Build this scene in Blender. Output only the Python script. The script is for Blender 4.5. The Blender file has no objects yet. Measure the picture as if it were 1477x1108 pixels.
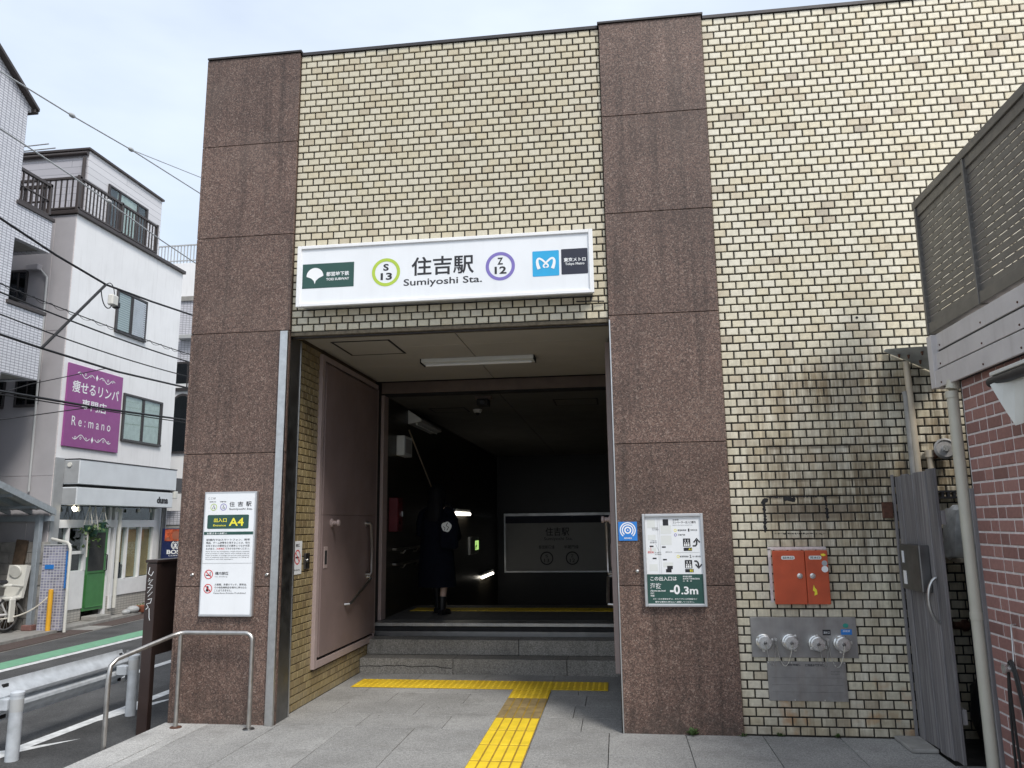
import bpy, bmesh, math, random
from mathutils import Vector, Matrix
random.seed(7)
C = bpy.context.scene.collection
scene = bpy.context.scene
# ------------------------------------------------------------------ camera
cam_d = bpy.data.cameras.new('camera'); cam = bpy.data.objects.new('camera', cam_d); C.objects.link(cam)
cam_d.sensor_width = 36; cam_d.lens = 27.38; cam_d.clip_start = .05; cam_d.clip_end = 3000
_r, _d, _f = (.99125, .13149, -.01293), (-.03566, .17180, -.98449), (-.12922, .97626, .17549)
cam.matrix_world = Matrix(((_r[0], -_d[0], -_f[0], 0), (_r[1], -_d[1], -_f[1], 0), (_r[2], -_d[2], -_f[2], 1.70), (0, 0, 0, 1)))
scene.camera = cam
# ------------------------------------------------------------------ sky, sun, exposure
SUN_EL, SUN_AZ = math.radians(51), math.radians(142)     # azimuth measured from +Y clockwise (towards +X)
w = bpy.data.worlds.new('World'); scene.world = w; w.use_nodes = True
nt = w.node_tree; nt.nodes.clear()
out = nt.nodes.new('ShaderNodeOutputWorld'); bg = nt.nodes.new('ShaderNodeBackground')
sky = nt.nodes.new('ShaderNodeTexSky'); sky.sky_type = 'NISHITA'; sky.sun_disc = False
sky.sun_elevation = SUN_EL; sky.sun_rotation = SUN_AZ; sky.air_density = 1.0; sky.dust_density = 2.5; sky.ozone_density = 1.0
tc = nt.nodes.new('ShaderNodeTexCoord'); mp = nt.nodes.new('ShaderNodeMapping'); mp.inputs['Scale'].default_value = (1.6, 1.6, 4.5)
nz = nt.nodes.new('ShaderNodeTexNoise'); nz.inputs['Scale'].default_value = 1.3; nz.inputs['Detail'].default_value = 5
rp = nt.nodes.new('ShaderNodeValToRGB'); rp.color_ramp.elements[0].position = .3; rp.color_ramp.elements[1].position = .72
rp.color_ramp.elements[0].color = (.55,) * 3 + (1,); rp.color_ramp.elements[1].color = (.95,) * 3 + (1,)
mx = nt.nodes.new('ShaderNodeMix'); mx.data_type = 'RGBA'
mx.inputs[7].default_value = (5.1, 5.65, 6.4, 1)         # thin bright cloud deck
nt.links.new(tc.outputs['Generated'], mp.inputs[0]); nt.links.new(mp.outputs[0], nz.inputs['Vector'])
nt.links.new(nz.outputs['Fac'], rp.inputs[0]); nt.links.new(rp.outputs[0], mx.inputs[0])
nt.links.new(sky.outputs[0], mx.inputs[6]); nt.links.new(mx.outputs[2], bg.inputs[0])
bg.inputs[1].default_value = .10
nt.links.new(bg.outputs[0], out.inputs[0])
sun_d = bpy.data.lights.new('sun', 'SUN'); sun_d.energy = 1.5; sun_d.angle = math.radians(16); sun_d.color = (1, .96, .9)
sun = bpy.data.objects.new('sun', sun_d); C.objects.link(sun)
_sd = Vector((math.sin(SUN_AZ) * math.cos(SUN_EL), math.cos(SUN_AZ) * math.cos(SUN_EL), math.sin(SUN_EL)))
sun.rotation_euler = _sd.to_track_quat('Z', 'Y').to_euler(); sun.location = (20, -10, 40)
vs = scene.view_settings; vs.view_transform = 'Standard'; vs.look = 'None'; vs.gamma = 1; vs.use_curve_mapping = False; vs.exposure = 0.95

# ------------------------------------------------------------------ materials
class NT:
    def __init__(s, name):
        s.m = bpy.data.materials.new(name); s.m.use_nodes = True; s.t = s.m.node_tree
        s.b = s.t.nodes['Principled BSDF']; s.pos = s.n('ShaderNodeNewGeometry').outputs['Position']
    def n(s, typ, **kw):
        x = s.t.nodes.new(typ)
        for k, v in kw.items(): setattr(x, k, v)
        return x
    def l(s, a, b): s.t.links.new(a, b)
    def map(s, scale=(1, 1, 1), rot=(0, 0, 0), src=None, loc=(0, 0, 0)):
        x = s.n('ShaderNodeMapping'); x.inputs['Scale'].default_value = scale; x.inputs['Rotation'].default_value = rot; x.inputs['Location'].default_value = loc
        s.l(src or s.pos, x.inputs[0]); return x.outputs[0]
    def noise(s, scale, detail=3, vec=None, rough=.55):
        x = s.n('ShaderNodeTexNoise'); x.inputs['Scale'].default_value = scale; x.inputs['Detail'].default_value = detail; x.inputs['Roughness'].default_value = rough
        s.l(vec or s.pos, x.inputs['Vector']); return x.outputs['Fac']
    def ramp(s, fac, stops, interp='LINEAR'):
        x = s.n('ShaderNodeValToRGB'); cr = x.color_ramp; cr.interpolation = interp
        while len(cr.elements) < len(stops): cr.elements.new(.5)
        for e, (p, c) in zip(cr.elements, stops):
            e.position = p; e.color = (c, c, c, 1) if isinstance(c, (int, float)) else (*c, 1)
        s.l(fac, x.inputs[0]); return x.outputs[0]
    def mix(s, a, b, fac, mode='MIX'):
        x = s.n('ShaderNodeMix', data_type='RGBA', blend_type=mode)
        for v, i in ((a, 6), (b, 7), (fac, 0)):
            if isinstance(v, (int, float)): x.inputs[i].default_value = v if i == 0 else (v, v, v, 1)
            elif isinstance(v, tuple): x.inputs[i].default_value = (*v, 1)
            else: s.l(v, x.inputs[i])
        return x.outputs[2]
    def math(s, op, a, b=0.0):
        x = s.n('ShaderNodeMath', operation=op)
        for v, i in ((a, 0), (b, 1)):
            if isinstance(v, (int, float)): x.inputs[i].default_value = v
            else: s.l(v, x.inputs[i])
        return x.outputs[0]
    def xyz(s):
        x = s.n('ShaderNodeSeparateXYZ'); s.l(s.pos, x.inputs[0]); return x.outputs
    def rng(s, v, a, b, c=0., d=1.):
        x = s.n('ShaderNodeMapRange'); x.interpolation_type = 'SMOOTHSTEP'
        s.l(v, x.inputs[0])
        for i, k in enumerate((a, b, c, d)): x.inputs[i + 1].default_value = k
        return x.outputs[0]
    def col(s, c):
        if isinstance(c, tuple): s.b.inputs['Base Color'].default_value = (*c, 1)
        else: s.l(c, s.b.inputs['Base Color'])
    def bump(s, h, strength=.3, dist=.002):
        x = s.n('ShaderNodeBump'); x.inputs['Strength'].default_value = strength; x.inputs['Distance'].default_value = dist
        s.l(h, x.inputs['Height']); s.l(x.outputs[0], s.b.inputs['Normal'])
    def fin(s, rough=.6, metal=0., spec=.5):
        if isinstance(rough, (int, float)): s.b.inputs['Roughness'].default_value = rough
        else: s.l(rough, s.b.inputs['Roughness'])
        s.b.inputs['Metallic'].default_value = metal; s.b.inputs['Specular IOR Level'].default_value = spec
        return s.m

def simple(name, c, rough=.6, metal=0., var=.12, scale=6., bump=0., bscale=60., spec=.5, streak=0., streakcol=(.08, .07, .06)):
    t = NT(name); dark = tuple(v * (1 - var) for v in c); lite = tuple(min(1, v * (1 + var)) for v in c)
    k = t.ramp(t.noise(scale, 5), [(.3, dark), (.7, lite)])
    if streak:
        sn = t.noise(1., 5, t.map((14, 14, 1.1)))
        k = t.mix(k, streakcol, t.math('MULTIPLY', t.ramp(sn, [(.52, 0.), (.78, 1.)]), streak))
    t.col(k)
    if bump: t.bump(t.noise(bscale, 4), bump, .003)
    rr = t.ramp(t.noise(scale * 1.7, 4), [(.3, max(0, rough - .08)), (.7, min(1, rough + .08))])
    return t.fin(rr, metal, spec)

def granite(name, stops, scale=85., streak=.5, rough=.55, big=.25, bump=.15):
    t = NT(name)
    v = t.n('ShaderNodeTexVoronoi'); v.inputs['Scale'].default_value = scale; t.l(t.pos, v.inputs['Vector'])
    sp = t.n('ShaderNodeSeparateColor'); t.l(v.outputs['Color'], sp.inputs[0])
    v2 = t.n('ShaderNodeTexVoronoi'); v2.inputs['Scale'].default_value = scale * 2.3; t.l(t.pos, v2.inputs['Vector'])
    sp2 = t.n('ShaderNodeSeparateColor'); t.l(v2.outputs['Color'], sp2.inputs[0])
    k = t.ramp(sp.outputs[0], stops, 'LINEAR'); k2 = t.ramp(sp2.outputs[1], stops, 'LINEAR')
    k = t.mix(k, k2, .45)
    k = t.mix(k, t.ramp(t.noise(1.7, 5), [(.3, 1 - big), (.7, 1 + big * .4)]), 1., 'MULTIPLY')
    if streak:
        sn = t.noise(1., 5, t.map((13, 13, .55)))
        k = t.mix(k, tuple(q * .35 for q in stops[0][1]) if isinstance(stops[0][1], tuple) else .03, t.math('MULTIPLY', t.ramp(sn, [(.5, 0.), (.75, 1.)]), streak))
    oi = t.n('ShaderNodeObjectInfo'); k = t.mix(k, t.ramp(oi.outputs['Random'], [(0., .88), (1., 1.1)]), 1., 'MULTIPLY')
    if name == 'red granite':
        z_ = t.xyz()[2]
        spl = t.math('MULTIPLY', t.rng(z_, .35, .0), t.ramp(t.noise(9., 6), [(.4, 0.), (.62, 1.)])); k = t.mix(k, (.045, .036, .030), t.math('MULTIPLY', spl, .65))
        pale = t.math('MULTIPLY', t.ramp(t.noise(1.1, 6), [(.52, 0.), (.75, 1.)]), .22); k = t.mix(k, (.23, .18, .15), pale)
    t.col(k); t.bump(sp.outputs[0], bump, .0015)
    return t.fin(rough, 0, .4)

PINK = [(0., (.026, .019, .017)), (.28, (.068, .044, .036)), (.6, (.145, .087, .067)), (.86, (.215, .14, .11)), (1., (.34, .265, .22))]
GREY = [(0., (.12, .12, .12)), (.4, (.24, .24, .235)), (.8, (.36, .36, .35)), (1., (.5, .5, .49))]
m_granite = granite('red granite', PINK, 100, .5)
m_step = granite('step granite', [(0., (.10, .095, .085)), (.5, (.25, .24, .215)), (1., (.42, .40, .37))], 110, .25, .7)
def paving(name, k0):
    t = NT(name)
    v = t.n('ShaderNodeTexVoronoi'); v.inputs['Scale'].default_value = 150; t.l(t.pos, v.inputs['Vector'])
    sp = t.n('ShaderNodeSeparateColor'); t.l(v.outputs['Color'], sp.inputs[0])
    k = t.ramp(sp.outputs[0], [(0., (.20 * k0, .198 * k0, .192 * k0)), (.4, (.285 * k0, .282 * k0, .272 * k0)), (.8, (.345 * k0, .341 * k0, .328 * k0)), (1., (.42 * k0, .415 * k0, .40 * k0))])
    oi = t.n('ShaderNodeObjectInfo')
    k = t.mix(k, t.ramp(oi.outputs['Random'], [(0., .93), (1., 1.08)]), 1., 'MULTIPLY')
    k = t.mix(k, t.ramp(t.noise(1.6, 6), [(.3, .84), (.7, 1.14)]), 1., 'MULTIPLY')
    k = t.mix(k, (.12, .113, .10), t.math('MULTIPLY', t.ramp(t.noise(3.1, 7, None, .7), [(.52, 0.), (.78, 1.)]), .5))
    k = t.mix(k, (.03, .03, .03), t.ramp(t.noise(17., 2), [(.74, 0.), (.77, 1.)]))
    t.col(k); t.bump(sp.outputs[0], .2, .0015)
    return t.fin(.72, 0, .35)
m_pave = paving('grey stone slab', 1.); m_pave2 = paving('light edge slab', 1.25)

def brick_mat(name, stops, dirt, stain_tint=False, region=True, spec=.5, rough=.38):
    t = NT(name); g = t.n('ShaderNodeNewGeometry'); oi = t.n('ShaderNodeObjectInfo')
    r = t.math('FRACT', t.math('ADD', g.outputs['Random Per Island'], oi.outputs['Random']))
    k = t.ramp(r, stops)
    k = t.mix(k, t.ramp(t.noise(38, 4), [(.25, .84), (.75, 1.1)]), 1., 'MULTIPLY')
    x, y, z = t.xyz()
    sn = t.noise(1., 6, t.map((22, 22, 1.5)), .7)
    st = t.ramp(sn, [(.38, 0.), (.72, 1.)])
    if stain_tint:
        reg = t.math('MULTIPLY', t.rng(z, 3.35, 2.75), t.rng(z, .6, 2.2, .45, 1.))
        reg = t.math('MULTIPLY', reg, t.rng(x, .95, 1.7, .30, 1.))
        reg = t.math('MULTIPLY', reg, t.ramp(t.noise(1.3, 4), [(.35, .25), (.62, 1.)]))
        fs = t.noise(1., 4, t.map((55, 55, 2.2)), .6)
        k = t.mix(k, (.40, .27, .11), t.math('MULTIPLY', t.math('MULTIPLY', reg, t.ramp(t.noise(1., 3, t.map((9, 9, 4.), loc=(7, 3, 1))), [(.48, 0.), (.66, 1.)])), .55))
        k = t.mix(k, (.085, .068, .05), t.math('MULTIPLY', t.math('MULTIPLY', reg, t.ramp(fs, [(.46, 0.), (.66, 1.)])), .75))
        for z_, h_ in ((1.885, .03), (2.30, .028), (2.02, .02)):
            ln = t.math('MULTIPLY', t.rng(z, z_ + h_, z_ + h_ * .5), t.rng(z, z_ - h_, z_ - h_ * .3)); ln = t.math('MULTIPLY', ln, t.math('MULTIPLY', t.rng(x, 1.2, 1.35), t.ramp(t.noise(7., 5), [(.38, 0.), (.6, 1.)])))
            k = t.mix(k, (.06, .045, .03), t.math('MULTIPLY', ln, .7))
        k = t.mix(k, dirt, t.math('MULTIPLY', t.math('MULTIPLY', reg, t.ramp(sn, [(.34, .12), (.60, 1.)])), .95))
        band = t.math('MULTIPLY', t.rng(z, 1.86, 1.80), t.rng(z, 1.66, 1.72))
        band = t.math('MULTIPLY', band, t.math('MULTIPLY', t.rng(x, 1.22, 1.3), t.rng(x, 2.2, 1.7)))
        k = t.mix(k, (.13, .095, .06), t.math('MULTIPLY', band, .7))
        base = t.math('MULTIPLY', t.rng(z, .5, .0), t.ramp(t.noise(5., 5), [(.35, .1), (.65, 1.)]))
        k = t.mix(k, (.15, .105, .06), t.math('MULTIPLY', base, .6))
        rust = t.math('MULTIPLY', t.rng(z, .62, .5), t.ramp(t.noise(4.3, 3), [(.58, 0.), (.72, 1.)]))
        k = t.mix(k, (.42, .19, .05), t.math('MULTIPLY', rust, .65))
        k = t.mix(k, (.39, .335, .22), t.math('MULTIPLY', t.rng(x, 1.3, -.3), .36), 'MIX')  # even tan tint growing towards the left of the facade
    k = t.mix(k, dirt, t.math('MULTIPLY', st, .09))
    t.col(k); t.bump(t.noise(120, 3), .12, .001)
    return t.fin(rough, 0, spec)
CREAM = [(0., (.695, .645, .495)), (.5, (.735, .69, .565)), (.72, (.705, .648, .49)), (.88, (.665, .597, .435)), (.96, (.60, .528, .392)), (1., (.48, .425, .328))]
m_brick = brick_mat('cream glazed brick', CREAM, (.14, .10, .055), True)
m_inbrick = brick_mat('ochre wall tile', [(0., (.25, .19, .09)), (.6, (.30, .24, .13)), (1., (.20, .15, .08))], (.09, .06, .04))
m_redbrick = brick_mat('pink red brick', [(0., (.29, .145, .125)), (.4, (.36, .195, .17)), (.75, (.31, .16, .14)), (1., (.22, .115, .10))], (.10, .05, .045), rough=.7)
m_dkbrick = brick_mat('dark passage tile', [(0., (.042, .036, .026)), (1., (.06, .05, .038))], (.02, .02, .02))
m_mortar = simple('dark mortar', (.036, .033, .028), .9, var=.4, scale=9)
m_mortar_in = simple('tan mortar', (.10, .075, .045), .9)
m_mortar_w = simple('pale mortar', (.66, .61, .60), .9, var=.15, scale=30)
m_steel = simple('brushed steel', (.55, .55, .54), .36, 1., var=.1, scale=20)
m_steel_d = simple('dark steel', (.20, .20, .20), .42, 1., var=.15)
m_steel_plate = simple('dull steel plate', (.36, .35, .34), .5, .85, var=.16, scale=9, streak=.3, streakcol=(.2, .15, .11))
m_rail = simple('stainless rail', (.50, .48, .45), .36, 1., var=.14, scale=14)
m_alu = simple('aluminium frame', (.62, .63, .64), .4, .8, var=.06)
m_white = simple('white sign face', (.78, .80, .82), .35, var=.03, scale=3, streak=.12, streakcol=(.5, .5, .5))
m_whitepaint = simple('white frame paint', (.80, .80, .80), .4, var=.05)
m_black = simple('black print', (.018, .018, .022), .5, var=.05)
m_offblack = simple('navy black print', (.016, .018, .035), .45, var=.05)
m_green = simple('dark green print', (.022, .075, .062), .45, var=.06)
m_lime = simple('leaf green print', (.42, .56, .06), .45, var=.04)
m_violet = simple('violet print', (.20, .16, .46), .45, var=.04)
m_cyan = simple('sky blue print', (.02, .36, .66), .45, var=.05)
m_blue = simple('blue print', (.025, .20, .60), .45, var=.05)
m_yellowp = simple('yellow print', (.85, .75, .05), .45, var=.03)
m_redp = simple('red print', (.62, .03, .03), .45, var=.03)
m_greyp = simple('grey print', (.42, .43, .43), .5, var=.03)
m_lgreyp = simple('pale grey print', (.70, .72, .70), .5, var=.03)
m_white_txt = simple('white print', (.82, .83, .83), .45, var=.02)
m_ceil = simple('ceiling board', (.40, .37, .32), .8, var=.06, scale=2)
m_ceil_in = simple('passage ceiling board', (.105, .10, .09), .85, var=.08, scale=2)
m_door = simple('dusty mauve door paint', (.22, .163, .154), .5, var=.11, scale=2.2, streak=.22, streakcol=(.19, .14, .13), bump=.1, bscale=5.)
m_doorfr = simple('door frame paint', (.36, .285, .27), .45, var=.06)
m_dark = simple('black gap', (.012, .012, .013), .8)
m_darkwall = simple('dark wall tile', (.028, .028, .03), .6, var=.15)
m_beam = simple('brown beam', (.16, .12, .10), .6)
m_lintel = simple('dirty lintel render', (.14, .115, .08), .85, var=.35, scale=25, bump=.3)
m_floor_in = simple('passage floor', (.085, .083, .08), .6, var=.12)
m_nosing = simple('ribbed nosing metal', (.36, .36, .35), .45, .8)
m_dimsign = simple('dim wall sign face', (.30, .295, .29), .4, var=.03)
m_redbox = simple('vermilion cabinet paint', (.50, .085, .032), .5, var=.14, scale=7, streak=.22, streakcol=(.30, .06, .03))
m_caps = simple('cap metal', (.70, .70, .68), .32, .9, var=.1, scale=40)
m_louvre = simple('bronze louvre', (.150, .141, .130), .45, .3, var=.08)
m_board = simple('weathered white board', (.55, .52, .51), .7, var=.08, scale=5, streak=.22, streakcol=(.25, .2, .16))
m_pipe = simple('beige vinyl pipe', (.50, .48, .40), .45, var=.07)
m_conduit = simple('cream conduit', (.48, .41, .31), .5, var=.1)
m_zinc = simple('galvanised sheet', (.42, .45, .47), .45, .5, var=.14, scale=11)
m_awn = simple('pale awning cloth', (.62, .62, .58), .8, var=.06)
m_rubber = simple('black rubber', (.02, .02, .02), .5)
m_bag = simple('printed sack', (.60, .60, .58), .6, var=.25, scale=14)
m_rust = simple('rusted iron', (.085, .035, .02), .8, var=.4, scale=30)
m_asph = granite('asphalt', [(0., .045), (.5, .095), (1., .16)], 130, 0, .85, .42, .4)
m_asph_d = granite('footway asphalt', [(0., .026), (.5, .06), (1., .115)], 110, 0, .85, .45, .4)
m_paint_w = simple('road paint white', (.62, .63, .63), .75, var=.22, scale=14, bump=.2)
m_paint_g = simple('road paint green', (.16, .36, .23), .75, var=.12, scale=12)
m_kerb = simple('concrete', (.30, .29, .27), .85, var=.18, scale=9, bump=.2)
m_gutter = simple('brown gutter grating', (.085, .06, .052), .8, var=.25, scale=30)
m_grail = simple('guardrail white paint', (.47, .50, .53), .45, var=.16, scale=11)
m_brownsteel = simple('dark brown steel', (.034, .021, .018), .4, var=.1)
m_wall_w = simple('white stucco', (.80, .80, .80), .8, var=.05, scale=1.3, bump=.15, bscale=90, streak=.22, streakcol=(.42, .41, .39))
m_panel_g = simple('mauve grey siding', (.39, .375, .39), .75, var=.05, scale=3, bump=.2, bscale=120)
m_bronze = simple('bronze window frame', (.05, .045, .045), .4, .2)
m_rail_br = simple('brown balcony rail', (.06, .048, .044), .45, .2)
m_curtain = simple('pale curtain', (.50, .53, .50), .8, var=.12, scale=9)
m_blind = simple('bamboo blind', (.50, .37, .20), .7, var=.12, scale=20)
m_room = simple('dim room', (.045, .045, .043), .8)
m_purple = simple('magenta purple panel', (.27, .06, .23), .42, var=.04)
m_awnbox = simple('grey white fascia', (.66, .69, .72), .45, var=.06, scale=2.5)
m_awnshade = simple('shaded fascia end', (.34, .35, .36), .45, var=.08)  # fascia colour darkened as shade on its end faces; the pier reuses it
m_greendoor = simple('green shop door', (.055, .20, .06), .4, var=.1)
m_pot = simple('dark green pot', (.02, .07, .05), .5)
m_leaf = simple('leaf', (.075, .13, .035), .6, var=.4, scale=60)
m_rope = simple('cotton rope', (.6, .57, .5), .9)
m_terra = simple('terracotta', (.35, .12, .07), .7)
m_yell = simple('yellow post paint', (.80, .42, .03), .45, var=.06)
m_block = simple('concrete block', (.21, .20, .185), .9, var=.22, scale=7, bump=.3)
m_wood_plank = simple('dark plank', (.075, .05, .032), .8, var=.3, scale=12)
m_canopy = simple('grey canopy metal', (.34, .38, .42), .5, .3, var=.1)
m_canopyp = simple('milky canopy sheet', (.40, .42, .42), .5)
m_plastic = simple('cream plastic', (.66, .65, .60), .45, var=.05)
m_vend = simple('navy vending cabinet', (.012, .022, .09), .4)
m_vendr = simple('red orange poster', (.50, .10, .04), .5, var=.55, scale=14)
m_cable = simple('black cable', (.014, .014, .015), .6)
m_coat = simple('dark navy coat', (.004, .005, .010), .95, var=.2, scale=20, spec=.1)
m_hair = simple('black hair', (.004, .004, .005), .7, spec=.15)
m_skin = simple('skin', (.50, .34, .26), .6)
m_boot = simple('black boot', (.008, .008, .009), .4)
m_porc = simple('grey porcelain tile sill', (.40, .40, .40), .6)

def gate_mat():
    t = NT('weathered grey wood')
    oi = t.n('ShaderNodeObjectInfo')
    gn = t.noise(1., 7, t.map((45, 45, 1.3)), .7)
    k = t.ramp(gn, [(.25, (.075, .07, .072)), (.5, (.18, .172, .175)), (.75, (.31, .295, .29))])
    k = t.mix(k, t.ramp(oi.outputs['Random'], [(0., .75), (1., 1.15)]), 1., 'MULTIPLY')
    t.col(k); t.bump(gn, .5, .004); return t.fin(.8, 0, .3)
m_gate = gate_mat()
def tex_tile(name, tile, mort, w_, h_, plane='YZ', gap=.012, offs=0., var=.05):
    t = NT(name); x, y, z = t.xyz(); c = t.n('ShaderNodeCombineXYZ')
    t.l(y if plane == 'YZ' else x, c.inputs[0]); t.l(z, c.inputs[1])
    b = t.n('ShaderNodeTexBrick', offset=offs); b.inputs['Scale'].default_value = 1; b.inputs['Brick Width'].default_value = w_; b.inputs['Row Height'].default_value = h_
    b.inputs['Mortar Size'].default_value = gap; b.inputs['Mortar Smooth'].default_value = .1
    b.inputs['Color1'].default_value = (*[v * (1 - var) for v in tile], 1); b.inputs['Color2'].default_value = (*[min(1, v * (1 + var)) for v in tile], 1); b.inputs['Mortar'].default_value = (*mort, 1)
    t.l(c.outputs[0], b.inputs['Vector']); t.col(b.outputs['Color'])
    inv = t.math('SUBTRACT', 1., b.outputs['Fac']); t.bump(inv, .4, .004); return t.fin(.4, 0, .5)
m_tile_w = tex_tile('white facade tile', (.64, .64, .67), (.23, .23, .26), .10, .052, gap=.006)
m_tile_wx = tex_tile('white facade tile end', (.60, .60, .64), (.23, .23, .26), .10, .052, 'XZ', gap=.006)
m_clap = tex_tile('pale lap siding', (.66, .65, .66), (.35, .35, .36), 3.0, .16, gap=.006, offs=.5)
m_clapx = tex_tile('end lap siding', (.46, .45, .48), (.26, .26, .28), 3.0, .16, 'XZ', gap=.006, offs=.5)  # same lap siding in a darker tone, for the end wall
m_minitile = tex_tile('blue and rose mosaic', (.27, .27, .36), (.58, .58, .60), .062, .05, 'XZ', gap=.006, var=.3)
m_minitiley = tex_tile('blue and rose mosaic end', (.27, .27, .36), (.58, .58, .60), .062, .05, 'YZ', gap=.006, var=.3)
m_basetile = tex_tile('cream base tile', (.46, .44, .40), (.28, .27, .25), .10, .052, gap=.007)
def glass_mat(name, tint=(.55, .62, .62), k=.8):
    t = NT(name); t.t.nodes.remove(t.b)
    tr = t.n('ShaderNodeBsdfTransparent'); tr.inputs[0].default_value = (*[v * k for v in tint], 1)
    gl = t.n('ShaderNodeBsdfGlossy'); gl.inputs['Roughness'].default_value = .03; gl.inputs[0].default_value = (.9, .95, 1, 1)
    lw = t.n('ShaderNodeLayerWeight'); lw.inputs[0].default_value = .5; fr = t.ramp(lw.outputs['Facing'], [(0., .04), (.55, .07), (.85, .30), (1., .9)]); mxs = t.n('ShaderNodeMixShader')
    t.l(fr, mxs.inputs[0]); t.l(tr.outputs[0], mxs.inputs[1]); t.l(gl.outputs[0], mxs.inputs[2])
    t.l(mxs.outputs[0], t.t.nodes['Material Output'].inputs[0]); return t.m
m_glass = glass_mat('window glass', (.93, .97, .96), .97); m_glass_d = glass_mat('dark window glass', (.35, .4, .42), .7)
def emit(name, c, s):
    t = NT(name); t.b.inputs['Emission Color'].default_value = (*c, 1); t.b.inputs['Emission Strength'].default_value = s; t.col(c); return t.fin(.5)
m_tube = emit('lit tube', (1, .93, .8), 3.2); m_exit = emit('lit exit sign', (.55, .9, .25), .45); m_spot = emit('shop spot', (1, .9, .7), 5.)
m_tactile = NT('yellow tactile rubber'); _t = m_tactile
_k = _t.ramp(_t.noise(5, 6), [(.3, (.66, .43, .018)), (.7, (.80, .56, .03))]); _k = _t.mix(_k, (.20, .15, .06), _t.math('MULTIPLY', _t.ramp(_t.noise(2.4, 6, None, .7), [(.55, 0.), (.8, 1.)]), .6)); _t.col(_k); m_tactile = _t.fin(.6)
m_tactile_b = simple('bright tactile rubber', (.84, .60, .035), .6, var=.12, scale=7)
m_tactile_w = simple('worn tactile rubber', (.26, .19, .085), .75, var=.3, scale=9)
m_tactile_d = simple('dusty tactile', (.34, .22, .03), .75, var=.25, scale=9)
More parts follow.
